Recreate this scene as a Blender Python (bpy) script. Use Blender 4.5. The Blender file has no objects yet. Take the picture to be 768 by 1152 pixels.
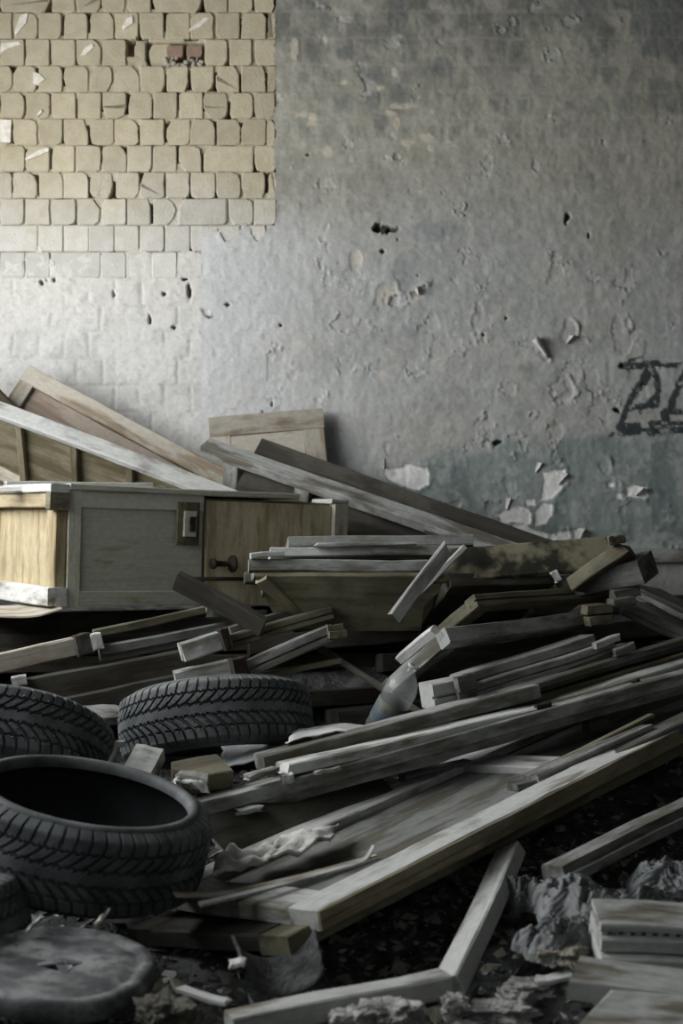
import bpy, bmesh, math, random
import numpy as np
from mathutils import Vector, Matrix, noise as mnoise

random.seed(7)
rng = np.random.default_rng(7)
scene = bpy.context.scene
COL = scene.collection

# ------------------------------------------------------------------ camera
CAM_Z = 1.25
FPX = 1600.0
cam_d = bpy.data.cameras.new('camera')
cam = bpy.data.objects.new('camera', cam_d); COL.objects.link(cam)
cam.location = (0, 0, CAM_Z); cam.rotation_euler = (math.pi/2, 0, 0)
cam_d.sensor_fit = 'VERTICAL'; cam_d.sensor_height = 36; cam_d.lens = 50
cam_d.clip_start = 0.05; cam_d.clip_end = 60
cam_d.dof.use_dof = True; cam_d.dof.focus_distance = 4.75; cam_d.dof.aperture_fstop = 3.2
scene.camera = cam

# ------------------------------------------------------------------ world and light
world = bpy.data.worlds.new('overcast_sky'); scene.world = world
world.use_nodes = True
bgn = world.node_tree.nodes['Background']
bgn.inputs[0].default_value = (0.62, 0.72, 0.78, 1); bgn.inputs[1].default_value = 0.6

def window_light(name, loc, sy, sz, energy, col, tilt=0.0):
    d = bpy.data.lights.new(name, 'AREA'); d.shape = 'RECTANGLE'
    d.size = sz; d.size_y = sy; d.energy = energy; d.color = col
    o = bpy.data.objects.new(name, d); COL.objects.link(o)
    o.location = loc
    o.rotation_euler = (0, -math.pi/2 + tilt, 0)     # faces +X
    return o
window_light('daylight_window_1', (-2.62, 4.75, 2.45), 2.8, 1.7, 165, (0.98, 0.985, 1.0))
window_light('daylight_window_2', (-2.62, 2.2, 2.45), 1.8, 1.7, 36, (0.93, 0.98, 1.0))
fl = window_light('front_fill_lamp', (0.6, -2.12, 2.6), 2.2, 1.4, 9, (0.88, 0.97, 1.0))  # added fill lamp behind the camera, brightens front-facing sides
fl.rotation_euler = (math.pi/2, 0, 0); fl.data.size = 2.2; fl.data.size_y = 1.4   # faces +Y

scene.view_settings.view_transform = 'Standard'
scene.view_settings.look = 'None'
scene.view_settings.exposure = 0.0
scene.view_settings.gamma = 1.0
scene.view_settings.use_curve_mapping = False
scene.cycles.use_denoising = True
scene.cycles.max_bounces = 8

# ------------------------------------------------------------------ helpers
def P(px, py, d):
    return Vector(((px-384.0)/FPX*d, d, CAM_Z-(py-576.0)/FPX*d))

def tag(o, label=None, cat=None, group=None, kind=None):
    if label: o['label'] = label
    if cat: o['category'] = cat
    if group: o['group'] = group
    if kind: o['kind'] = kind
    elif cat: o['kind'] = 'thing'
    return o

def link(name, me, mat=None, parent=None, M=None):
    o = bpy.data.objects.new(name, me); COL.objects.link(o)
    if mat is not None and me is not None and len(me.materials) == 0:
        me.materials.append(mat)
    if parent: o.parent = parent
    if M is not None: o.matrix_basis = M
    return o

def mesh_np(name, V, F, smooth=False):
    me = bpy.data.meshes.new(name)
    me.from_pydata([tuple(v) for v in V], [], [tuple(f) for f in F])
    me.update()
    if smooth: me.polygons.foreach_set('use_smooth', [True]*len(me.polygons))
    return me

def grid_mesh(name, V, nx, ny, keep=None, smooth=True, wrap=False):
    """V: (nx*ny,3), index i*ny+j"""
    I, J = np.meshgrid(np.arange(nx if wrap else nx-1), np.arange(ny-1), indexing='ij')
    I2 = (I+1) % nx
    q = np.stack([I*ny+J, I2*ny+J, I2*ny+J+1, I*ny+J+1], -1).reshape(-1, 4)
    if keep is not None: q = q[keep.reshape(-1)]
    me = bpy.data.meshes.new(name)
    me.vertices.add(len(V)); me.vertices.foreach_set('co', np.ascontiguousarray(V, dtype=np.float32).ravel())
    n = len(q)
    me.loops.add(n*4); me.loops.foreach_set('vertex_index', q.astype(np.int32).ravel())
    me.polygons.add(n); me.polygons.foreach_set('loop_start', np.arange(0, n*4, 4, dtype=np.int32))
    me.polygons.foreach_set('use_smooth', np.full(n, smooth))
    me.update(calc_edges=True); me.validate()
    return me

def vnoise(x, y, seed=0):
    r = np.random.default_rng(seed); T = r.random((256, 256))
    xi = np.floor(x).astype(int); yi = np.floor(y).astype(int)
    fx = x-xi; fy = y-yi
    fx = fx*fx*(3-2*fx); fy = fy*fy*(3-2*fy)
    a = T[xi % 256, yi % 256]; b = T[(xi+1) % 256, yi % 256]
    c = T[xi % 256, (yi+1) % 256]; d = T[(xi+1) % 256, (yi+1) % 256]
    return (a*(1-fx)+b*fx)*(1-fy)+(c*(1-fx)+d*fx)*fy
def fbm(x, y, seed=0, octs=4, gain=0.5):
    s = 0; a = 1; t = 0
    for k in range(octs):
        s = s+a*vnoise(x*2**k+13.7*k, y*2**k+7.3*k, seed+k); t += a; a *= gain
    return s/t
def sstep(a, b, x):
    t = np.clip((x-a)/(b-a), 0, 1); return t*t*(3-2*t)

# ------------------------------------------------------------------ materials
def newmat(name):
    m = bpy.data.materials.new(name); m.use_nodes = True
    nt = m.node_tree
    return m, nt, nt.nodes['Principled BSDF']
def N(nt, t, **kw):
    n = nt.nodes.new(t)
    for k, v in kw.items(): setattr(n, k, v)
    return n
def rgba(c): return (c[0], c[1], c[2], 1)
def ramp(nt, a, b, fac):
    r = N(nt, 'ShaderNodeMapRange'); r.inputs[1].default_value = a; r.inputs[2].default_value = b
    r.interpolation_type = 'SMOOTHSTEP'
    nt.links.new(fac, r.inputs[0]); return r.outputs[0]
def mixc(nt, fac, a, b):
    m = N(nt, 'ShaderNodeMix', data_type='RGBA')
    L = nt.links
    if hasattr(fac, 'links'): L.new(fac, m.inputs[0])
    else: m.inputs[0].default_value = fac
    for s, v in ((6, a), (7, b)):
        if hasattr(v, 'links'): L.new(v, m.inputs[s])
        else: m.inputs[s].default_value = rgba(v)
    return m.outputs[2]
def noise_n(nt, vec, scale, detail=4, rough=0.55, w=None):
    n = N(nt, 'ShaderNodeTexNoise', noise_dimensions='4D')
    n.inputs['Scale'].default_value = scale; n.inputs['Detail'].default_value = detail
    n.inputs['Roughness'].default_value = rough
    nt.links.new(vec, n.inputs['Vector'])
    if w is not None: nt.links.new(w, n.inputs['W'])
    return n.outputs['Fac']
def coords(nt, sc=(1, 1, 1)):
    tc = N(nt, 'ShaderNodeTexCoord'); mp = N(nt, 'ShaderNodeMapping')
    mp.inputs['Scale'].default_value = sc
    nt.links.new(tc.outputs['Object'], mp.inputs[0])
    return mp.outputs[0]
def randw(nt, k=37.0):
    oi = N(nt, 'ShaderNodeObjectInfo'); m = N(nt, 'ShaderNodeMath', operation='MULTIPLY')
    m.inputs[1].default_value = k; nt.links.new(oi.outputs['Random'], m.inputs[0])
    return m.outputs[0], oi.outputs['Random']
def bump(nt, b, h, strength=0.3, dist=0.004):
    n = N(nt, 'ShaderNodeBump'); n.inputs['Strength'].default_value = strength
    n.inputs['Distance'].default_value = dist
    nt.links.new(h, n.inputs['Height']); nt.links.new(n.outputs[0], b.inputs['Normal'])

def wood(name, paint, raw, amount=0.5, dirt=0.45, dirtcol=(0.045, 0.045, 0.038), rough=0.85):
    """old wood: paint worn through along the grain, dirt blotches. X runs along the board."""
    m, nt, b = newmat(name)
    w, rnd = randw(nt)
    grain = noise_n(nt, coords(nt, (2.2, 60, 60)), 1.0, 5, 0.65, w)
    wear = noise_n(nt, coords(nt, (3.0, 13, 13)), 1.0, 5, 0.6, w)
    blot = noise_n(nt, coords(nt, (5, 7, 7)), 1.0, 5, 0.6, w)
    fine = noise_n(nt, coords(nt, (40, 60, 60)), 1.0, 3, 0.6, w)
    rawd = mixc(nt, ramp(nt, 0.3, 0.7, grain), tuple(c*0.55 for c in raw), raw)
    pt = mixc(nt, ramp(nt, 0.35, 0.65, fine), tuple(c*0.86 for c in paint), paint)
    c = mixc(nt, ramp(nt, amount-0.07, amount+0.07, wear), pt, rawd)
    gm = N(nt, 'ShaderNodeMath', operation='MULTIPLY'); gm.inputs[1].default_value = 0.45
    nt.links.new(ramp(nt, 0.55, 0.75, grain), gm.inputs[0])
    c = mixc(nt, gm.outputs[0], c, tuple(x*0.45 for x in raw))
    dm = N(nt, 'ShaderNodeMath', operation='MULTIPLY'); dm.inputs[1].default_value = 0.75
    nt.links.new(ramp(nt, 1-dirt-0.08, 1-dirt+0.22, blot), dm.inputs[0])
    c = mixc(nt, dm.outputs[0], c, dirtcol)
    hs = N(nt, 'ShaderNodeHueSaturation')
    mr = N(nt, 'ShaderNodeMapRange'); mr.inputs[3].default_value = 0.78; mr.inputs[4].default_value = 1.15
    nt.links.new(rnd, mr.inputs[0]); nt.links.new(mr.outputs[0], hs.inputs['Value'])
    nt.links.new(c, hs.inputs['Color']); nt.links.new(hs.outputs[0], b.inputs['Base Color'])
    b.inputs['Roughness'].default_value = rough; b.inputs['Specular IOR Level'].default_value = 0.25
    ad = N(nt, 'ShaderNodeMath', operation='ADD'); nt.links.new(grain, ad.inputs[0]); nt.links.new(wear, ad.inputs[1])
    bump(nt, b, ad.outputs[0], 0.5, 0.004)
    return m

def mottled(name, c1, c2, scale=8, rough=0.85, metal=0.0, bs=0.3, bd=0.004, lo=0.38, hi=0.62):
    m, nt, b = newmat(name)
    w, _ = randw(nt)
    f = noise_n(nt, coords(nt), scale, 6, 0.6, w)
    c = mixc(nt, ramp(nt, lo, hi, f), c1, c2)
    nt.links.new(c, b.inputs['Base Color'])
    b.inputs['Roughness'].default_value = rough; b.inputs['Metallic'].default_value = metal
    b.inputs['Specular IOR Level'].default_value = 0.3
    f2 = noise_n(nt, coords(nt), scale*4, 5, 0.6, w)
    bump(nt, b, f2, bs, bd)
    return m

M_white = wood('white_painted_wood', (0.52, 0.525, 0.50), (0.24, 0.22, 0.17), 0.57, 0.42)
M_grey = wood('grey_weathered_wood', (0.33, 0.335, 0.315), (0.17, 0.16, 0.13), 0.52, 0.46)
M_dgrey = wood('dark_grey_wood', (0.16, 0.165, 0.155), (0.10, 0.095, 0.075), 0.5, 0.45)
M_olive = wood('olive_stained_wood', (0.175, 0.165, 0.11), (0.125, 0.108, 0.07), 0.5, 0.46)
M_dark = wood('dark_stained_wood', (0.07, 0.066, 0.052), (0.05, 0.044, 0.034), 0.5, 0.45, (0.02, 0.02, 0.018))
M_tan = wood('tan_painted_wood', (0.42, 0.39, 0.325), (0.32, 0.255, 0.18), 0.54, 0.36)
M_pink = wood('pinkish_bare_wood', (0.38, 0.325, 0.27), (0.34, 0.265, 0.205), 0.5, 0.34)
M_cab = wood('grey_green_cabinet_paint', (0.53, 0.525, 0.43), (0.40, 0.36, 0.21), 0.62, 0.34, (0.16, 0.14, 0.08), 0.55)
M_ply = wood('ochre_plywood', (0.46, 0.385, 0.24), (0.37, 0.295, 0.165), 0.55, 0.36, (0.2, 0.15, 0.08), 0.7)
M_ply3 = wood('stained_ochre_plywood', (0.60, 0.52, 0.36), (0.50, 0.415, 0.25), 0.52, 0.34, (0.17, 0.14, 0.08), 0.7)
M_ply2 = wood('dull_ochre_plywood', (0.29, 0.255, 0.17), (0.22, 0.185, 0.11), 0.5, 0.40, (0.10, 0.085, 0.055), 0.7)
M_rust = mottled('rusty_iron', (0.05, 0.032, 0.022), (0.025, 0.022, 0.02), 40, 0.8, 0.3)
M_steel = mottled('dull_steel', (0.11, 0.11, 0.10), (0.06, 0.058, 0.05), 30, 0.6, 0.5)
M_paper = mottled('dusty_white_paper', (0.66, 0.66, 0.64), (0.50, 0.50, 0.48), 9, 0.9)
M_plaster = mottled('plaster_crumb', (0.50, 0.49, 0.46), (0.28, 0.27, 0.25), 18, 0.95, 0, 0.6, 0.006)
M_debris = mottled('mixed_debris', (0.32, 0.32, 0.30), (0.07, 0.07, 0.066), 6, 0.95)
M_leafd = mottled('dry_leaf_debris', (0.32, 0.30, 0.24), (0.08, 0.075, 0.06), 6, 0.9)
M_soil = mottled('dark_rubble_soil', (0.11, 0.112, 0.108), (0.035, 0.037, 0.036), 12, 0.95, 0, 1.0, 0.02)
M_floor = mottled('dirty_concrete_floor', (0.12, 0.12, 0.115), (0.06, 0.06, 0.057), 3, 0.95)
M_roomwall = mottled('dull_room_plaster', (0.15, 0.15, 0.14), (0.10, 0.10, 0.095), 2, 0.95)
M_bag = mottled('dusty_grey_plastic_bag', (0.17, 0.178, 0.175), (0.09, 0.095, 0.095), 7, 0.55)
M_bagd = mottled('dirty_dark_plastic_bag', (0.10, 0.105, 0.10), (0.05, 0.052, 0.05), 7, 0.5)
M_sheet = mottled('grey_sheet', (0.30, 0.32, 0.32), (0.20, 0.215, 0.215), 6, 0.7)
M_redbrick = mottled('red_brick_core', (0.33, 0.215, 0.155), (0.25, 0.185, 0.14), 30, 0.95, 0, 0.8, 0.008)
M_mortar = mottled('old_mortar', (0.055, 0.052, 0.042), (0.03, 0.028, 0.023), 14, 0.95, 0, 0.8, 0.01)
M_mortarw = mottled('pale_mortar', (0.50, 0.46, 0.38), (0.36, 0.33, 0.26), 40, 0.95, 0, 0.8, 0.01)

def rubber():
    m, nt, b = newmat('dusty_tyre_rubber')
    w, _ = randw(nt)
    f = noise_n(nt, coords(nt), 7, 6, 0.6, w)
    g = noise_n(nt, coords(nt), 60, 4, 0.6, w)
    c = mixc(nt, ramp(nt, 0.38, 0.68, f), (0.060, 0.066, 0.068), (0.165, 0.173, 0.172))
    c = mixc(nt, ramp(nt, 0.60, 0.75, g), c, (0.17, 0.175, 0.17))
    nt.links.new(c, b.inputs['Base Color'])
    b.inputs['Roughness'].default_value = 0.7; b.inputs['Specular IOR Level'].default_value = 0.35
    bump(nt, b, g, 0.25, 0.002)
    return m
M_rubber = rubber()
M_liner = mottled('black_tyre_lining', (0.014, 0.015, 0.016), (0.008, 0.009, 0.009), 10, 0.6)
M_stud = mottled('steel_stud', (0.22, 0.22, 0.21), (0.10, 0.10, 0.095), 60, 0.5, 0.6)

def lidmat():
    m, nt, b = newmat('worn_black_lid')
    f = noise_n(nt, coords(nt, (7, 12, 9)), 1, 6, 0.65)
    g = noise_n(nt, coords(nt), 45, 5, 0.7)
    c = mixc(nt, ramp(nt, 0.40, 0.62, f), (0.045, 0.050, 0.052), (0.24, 0.245, 0.24))
    c = mixc(nt, ramp(nt, 0.52, 0.7, g), c, (0.05, 0.055, 0.057))
    nt.links.new(c, b.inputs['Base Color']); b.inputs['Roughness'].default_value = 0.6
    bump(nt, b, g, 0.35, 0.004)
    return m
M_lid = lidmat()

def bottlemat():
    m, nt, b = newmat('dusty_clear_plastic')
    f = noise_n(nt, coords(nt), 14, 5, 0.6)
    nt.links.new(mixc(nt, ramp(nt, .35, .65, f), (0.42, 0.45, 0.44), (0.60, 0.62, 0.60)), b.inputs['Base Color'])
    mr = N(nt, 'ShaderNodeMapRange'); mr.inputs[3].default_value = .12; mr.inputs[4].default_value = .36
    nt.links.new(f, mr.inputs[0]); nt.links.new(mr.outputs[0], b.inputs['Alpha'])
    b.inputs['Roughness'].default_value = 0.15; b.inputs['Specular IOR Level'].default_value = .7
    return m
M_bottle = bottlemat()
M_blabel = mottled('faded_blue_label', (0.06, 0.085, 0.11), (0.14, 0.14, 0.09), 22, 0.6)

# ------------------------------------------------------------------ the room
WD = 7.0                      # distance of the back wall
PXM = WD/FPX                  # metres per pixel on it
def box_mesh(name, boxes):
    bm = bmesh.new()
    for (x0, y0, z0, x1, y1, z1) in boxes:
        r = bmesh.ops.create_cube(bm, size=1)
        for v in r['verts']:
            v.co = Vector(((x0+x1)/2+v.co.x*(x1-x0), (y0+y1)/2+v.co.y*(y1-y0), (z0+z1)/2+v.co.z*(z1-z0)))
    me = bpy.data.meshes.new(name); bm.to_mesh(me); bm.free(); return me
def struct(name, me, mat, parent=None):
    o = link(name, me, mat, parent)
    if not parent: o['kind'] = 'structure'
    return o

XL, XR, YF, ZC = -2.5, 4.2, -2.0, 4.3
struct('floor', box_mesh('floor', [(XL-.3, YF-.3, -0.2, XR+.3, WD+.4, 0)]), M_floor)
struct('ceiling', box_mesh('ceiling', [(XL-.3, YF-.3, ZC, XR+.3, WD+.4, ZC+.2)]), M_roomwall)
struct('wall_right', box_mesh('wall_right', [(XR, YF, 0, XR+.3, WD+.35, ZC)]), M_roomwall)
fx0, fx1, fz0, fz1 = -.5, 1.7, 1.9, 3.3
struct('wall_front', box_mesh('wall_front', [(XL, YF-.3, 0, XR, YF, fz0), (XL, YF-.3, fz1, XR, YF, ZC), (XL, YF-.3, fz0, fx0, YF, fz1), (fx1, YF-.3, fz0, XR, YF, fz1)]), M_roomwall)
struct('window_3', box_mesh('window', [(fx0, YF-.22, fz0, fx0+.05, YF-.16, fz1), (fx1-.05, YF-.22, fz0, fx1, YF-.16, fz1), (fx0, YF-.22, fz0, fx1, YF-.16, fz0+.05), (fx0, YF-.22, fz1-.05, fx1, YF-.16, fz1), (.58, YF-.22, fz0, .62, YF-.16, fz1)]), M_grey)  # added window frame round the front fill lamp, out of view
wy = [(1.25, 3.15), (3.3, 6.2)]; wz = (1.55, 3.35)
bl = [(XL-.3, YF, 0, XL, WD+.35, wz[0]), (XL-.3, YF, wz[1], XL, WD+.35, ZC),
      (XL-.3, YF, wz[0], XL, wy[0][0], wz[1]), (XL-.3, wy[0][1], wz[0], XL, wy[1][0], wz[1]),
      (XL-.3, wy[1][1], wz[0], XL, WD+.35, wz[1])]
struct('wall_left', box_mesh('wall_left', bl), M_roomwall)
for i, (a, b_) in enumerate(wy[::-1]):
    t = 0.05
    fr = [(XL-.2, a, wz[0], XL-.14, a+t, wz[1]), (XL-.2, b_-t, wz[0], XL-.14, b_, wz[1]),
          (XL-.2, a, wz[0], XL-.14, b_, wz[0]+t), (XL-.2, a, wz[1]-t, XL-.14, b_, wz[1]),
          (XL-.2, (a+b_)/2-t/2, wz[0], XL-.14, (a+b_)/2+t/2, wz[1])]
    struct('window_%d' % (i+1), box_mesh('window', fr), M_grey)

# ---- back wall: masonry backing, bricks, plaster coat
wall = struct('wall_back', box_mesh('wall_back', [(XL-.3, WD+.12, 0, XR+.3, WD+.35, ZC)]), M_mortar)

def brickmat():
    m, nt, b = newmat('whitewashed_silicate_brick')
    w, rnd = randw(nt)
    geo = N(nt, 'ShaderNodeNewGeometry'); sx = N(nt, 'ShaderNodeSeparateXYZ')
    nt.links.new(geo.outputs['Position'], sx.inputs[0])
    mp = N(nt, 'ShaderNodeMapping'); nt.links.new(geo.outputs['Position'], mp.inputs[0])
    big = noise_n(nt, mp.outputs[0], 2.2, 4, 0.6)
    med = noise_n(nt, mp.outputs[0], 14, 5, 0.65)
    fine = noise_n(nt, mp.outputs[0], 90, 4, 0.7)
    # whitewash reaches up to about head height; above it bare beige brick
    ad = N(nt, 'ShaderNodeMath', operation='MULTIPLY_ADD'); ad.inputs[1].default_value = 0.55
    nt.links.new(big, ad.inputs[0]); nt.links.new(sx.outputs[2], ad.inputs[2])
    wash = ramp(nt, 3.35, 2.75, ad.outputs[0])
    beige = mixc(nt, ramp(nt, 0.35, 0.65, med), (0.44, 0.385, 0.265), (0.50, 0.45, 0.325))
    white = mixc(nt, ramp(nt, 0.35, 0.65, med), (0.54, 0.52, 0.465), (0.60, 0.585, 0.54))
    c = mixc(nt, wash, beige, white)
    c = mixc(nt, ramp(nt, 0.58, 0.75, fine), c, (0.36, 0.32, 0.235))
    hs = N(nt, 'ShaderNodeHueSaturation'); mr = N(nt, 'ShaderNodeMapRange')
    mr.inputs[3].default_value = 0.88; mr.inputs[4].default_value = 1.08
    nt.links.new(rnd, mr.inputs[0]); nt.links.new(mr.outputs[0], hs.inputs['Value']); nt.links.new(c, hs.inputs['Color'])
    nt.links.new(hs.outputs[0], b.inputs['Base Color'])
    b.inputs['Roughness'].default_value = 0.95; b.inputs['Specular IOR Level'].default_value = 0.15
    a2 = N(nt, 'ShaderNodeMath', operation='ADD'); nt.links.new(med, a2.inputs[0]); nt.links.new(fine, a2.inputs[1])
    bump(nt, b, a2.outputs[0], 0.6, 0.008)
    return m
M_brick = brickmat()

BW, BH = 28.5, 29.9           # brick header pitch in wall pixels
def edgeA(py):                # right limit of the bare brick, in wall pixels
    return 311.0
def bottomA(px):
    """lower limit of the bare brick (wall pixels): ragged step towards the plaster"""
    return 290.0 + 6*math.sin(px*0.11)+4*math.sin(px*0.27+1)

def brick_poly(w, h, openness):
    """outline of one worn header, chipped at the corners and along the upright edges"""
    pts = []
    corners = [(-1, -1), (1, -1), (1, 1), (-1, 1)]
    for ci, (sx, sy) in enumerate(corners):
        r = random.choice([0.004, 0.006, 0.010, 0.018, 0.028, 0.040, 0.050]) * openness + 0.002
        rx = r*random.uniform(0.25, 0.85); ry = r*random.uniform(0.6, 1.5)
        cx, cy = sx*w/2, sy*h/2
        k = random.uniform(.15, .5)
        a = (cx-sx*rx, cy); bb = (cx-sx*rx*k, cy-sy*ry*k); c = (cx, cy-sy*ry)
        pts += [c, bb, a] if (sx*sy > 0) else [a, bb, c]
        if ci == 0: pts.append((random.uniform(-.02, .02), -h/2+random.uniform(0, .002)))
        if ci == 1: pts.append((w/2-random.choice([0, 0, .001, .004])*openness, random.uniform(-.02, .02)))
        if ci == 2: pts.append((random.uniform(-.02, .02), h/2-random.uniform(0, .002)))
        if ci == 3: pts.append((-w/2+random.choice([0, 0, .001, .004])*openness, random.uniform(-.02, .02)))
    return pts
def brick_mesh(w, h, openness):
    poly = brick_poly(w, h, openness)
    n = len(poly); V = []; F = []
    tilt = random.uniform(-.02, .02); dom = random.uniform(0.0, 0.004)
    for (s, y) in ((0.93, -dom), (0.99, 0.001), (1.0, 0.004), (1.0, 0.10)):
        for (x, z) in poly:
            k = 1-(1-s)*1.0
            V.append((x*k, y+x*tilt, z*k))
    for r in range(3):
        for i in range(n):
            j = (i+1) % n
            F.append((r*n+i, r*n+j, (r+1)*n+j, (r+1)*n+i))
    F.append(tuple(range(n))[::-1])
    return mesh_np('brick', V, F, False)
hole = (165, 230, 46, 76)
nb = 0
for k in range(-3, 10):
    y0 = 14.5 + BH*k
    off = 14.6 if k % 2 == 0 else 28.8
    stagger = 0.0
    x = off - BW*8
    while x < 309:
        wpx = BW
        if random.random() < 0.06 and k not in (1,): wpx = BW*2      # a stretcher now and then
        x1 = min(x+wpx, 311.0)
        if x1-x > 7 and not (k == 1 and x1 > hole[0]+6 and x < hole[1]-6):
            open_ = 1.0 if y0 < 225 else (0.7 if y0 < 250 else 0.35)
            gl = random.choice([0.0010, 0.0014, 0.003, 0.006, 0.0085])*open_
            gr = random.choice([0.0010, 0.0014, 0.003, 0.006, 0.0085])*open_
            w = (x1-x)*PXM-gl-gr; h = BH*PXM-0.0022
            cx = ((x+x1)/2-384)*PXM + (gl-gr)/2; cz = CAM_Z-(y0+BH/2-576)*PXM
            o = link('brick', brick_mesh(w, h, open_), M_brick, wall,
                     Matrix.Translation((cx, WD-0.008+random.uniform(-.003, .003), cz)) @ Matrix.Rotation(random.uniform(-.012, .012), 4, 'Y'))
            nb += 1
        x = x1
# the knocked-out pocket with red brick behind it
for (a, b_, c) in ((187, 206, 0), (209.5, 227, 1)):
    w = (b_-a)*PXM; h = 13*PXM
    me = brick_mesh(w, h, 0.4)
    link('red_brick', me, M_redbrick, wall, Matrix.Translation((((a+b_)/2-384)*PXM, WD+0.004, CAM_Z-(57-576)*PXM)))
me = brick_mesh(24*PXM, 27*PXM, 1.0)
link('brick', me, M_brick, wall, Matrix.Translation(((179-384)*PXM, WD+0.014, CAM_Z-(62-576)*PXM)))
bm = bmesh.new()
for i in range(46):
    r = bmesh.ops.create_icosphere(bm, subdivisions=1, radius=random.uniform(.006, .014))
    c = Vector(((random.uniform(186, 228)-384)*PXM, WD+random.uniform(0.002, .02), CAM_Z-(random.uniform(64, 75)-576)*PXM))
    for v in r['verts']: v.co = v.co*random.uniform(.8, 1.2)+c
me = bpy.data.meshes.new('mortar_lump'); bm.to_mesh(me); bm.free()
tag(link('mortar_lump', me, M_mortarw, wall), kind='stuff')

# small raised white flecks on the brick faces, and one thin white rectangle
M_fleck = mottled('cream_white_fleck', (0.78, 0.74, 0.66), (0.62, 0.58, 0.48), 30, 0.9)
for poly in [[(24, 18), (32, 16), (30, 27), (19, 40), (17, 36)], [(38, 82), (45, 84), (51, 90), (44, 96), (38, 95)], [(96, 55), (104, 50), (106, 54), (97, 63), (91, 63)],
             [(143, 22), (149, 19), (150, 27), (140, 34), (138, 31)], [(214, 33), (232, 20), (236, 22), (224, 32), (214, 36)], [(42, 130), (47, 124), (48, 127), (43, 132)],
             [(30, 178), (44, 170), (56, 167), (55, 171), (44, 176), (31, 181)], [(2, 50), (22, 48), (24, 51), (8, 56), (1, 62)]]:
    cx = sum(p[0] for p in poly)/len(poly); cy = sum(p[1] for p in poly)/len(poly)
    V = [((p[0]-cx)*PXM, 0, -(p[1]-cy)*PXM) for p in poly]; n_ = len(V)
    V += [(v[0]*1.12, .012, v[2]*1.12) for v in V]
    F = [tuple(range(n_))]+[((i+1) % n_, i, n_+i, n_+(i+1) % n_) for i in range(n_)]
    link('white_fleck', mesh_np('white_fleck', V, F), M_fleck, wall, Matrix.Translation(((cx-384)*PXM, WD-.0165, CAM_Z-(cy-576)*PXM)))
me = box_mesh('white_rectangle', [(-.062, 0, -.055, .062, .002, .055)])
tag(link('white_rectangle', me, M_fleck, None, Matrix.Translation(((-1-384)*PXM, WD-.018, CAM_Z-(148-576)*PXM)) @ Matrix.Rotation(.05, 4, 'Y')),
    'small blank white rectangle on the bare bricks at the left edge', 'paper')

# ---- plaster / painted coat over the rest of the wall (relief and paint colours)
xs = np.concatenate([np.linspace((XL-.3)/PXM+384, -190, 14)[:-1], np.arange(-190, -30, 4.0), np.arange(-30, 800, 1.5), np.arange(800, 960, 4.0), np.linspace(960, XR/PXM+384, 20)])
zs = np.concatenate([np.linspace(576-(ZC-CAM_Z)/PXM, -80, 8)[:-1], np.arange(-80, -20, 4.0), np.arange(-20, 690, 1.5), np.linspace(690, 576+CAM_Z/PXM, 30)])
nx, nz = len(xs), len(zs)
X, Z = np.meshgrid(xs, zs, indexing='ij')

n_big = fbm(X/120, Z/120, 11, 5); n_med = fbm(X/34, Z/34, 21, 5); n_sm = fbm(X/9, Z/9, 31, 4)
n_v = fbm(X/14, Z/60, 41, 4); n_h = fbm(X/70, Z/16, 51, 4); n_fine = fbm(X/4, Z/4, 61, 3)
n_c = fbm(X/55, Z/55, 71, 5); n_d = fbm(X/20, Z/20, 81, 5)
wob = (n_sm-.5)*10+(n_med-.5)*14

# brick courses showing through
rowf = (Z-14.5+(n_med-.5)*5)/BH; row = np.floor(rowf)
colf = (X-np.where(row % 2 == 0, 14.6, 28.8)+(n_med-.5)*7)/BW; colm = np.floor(colf)
fr = rowf-row; fc = colf-colm
dh = np.minimum(fr, 1-fr)*BH; dv = np.minimum(fc, 1-fc)*BW
cellr = np.random.default_rng(5).random((512, 512))[(row.astype(int)+100) % 512, (colm.astype(int)+100) % 512]
dedge = np.minimum(dh, dv)

isB = (X < 226+wob*.5) & (Z > 255)          # painted brick, lower left
A_mask = ((X < 310+wob*.6) & (Z < 288+6*np.sin(X*.11)+wob*1.2) & (X > -205)) & ~((X > 226+wob*.8) & (Z > 262+wob*1.5+5*np.sin(X*.2)))
# depth (positive = out towards the room), metres
disp = (n_big-.5)*.010+(n_med-.5)*.008+(n_sm-.5)*.0055+(n_fine-.5)*.0024
jointC = sstep(4.5, 1.0, dedge)
cellamp = .0006+.0010*sstep(.5, .7, n_c)
disp += np.where(isB, .0009*sstep(.4,.65,n_d), cellamp*sstep(.4,.65,n_d))*sstep(1.0, 5, dedge)
disp -= np.where(isB, .0028*sstep(2.6,.6,dedge)*sstep(.45, .65, n_d)+.0004*jointC, .0005*jointC)
disp += np.where(isB, 0, .003*sstep(226, 240, X-wob*.4)*1.0)
disp += .0012*(cellr-.5)*sstep(2, 9, dedge)*sstep(.35,.6,n_med)
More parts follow.
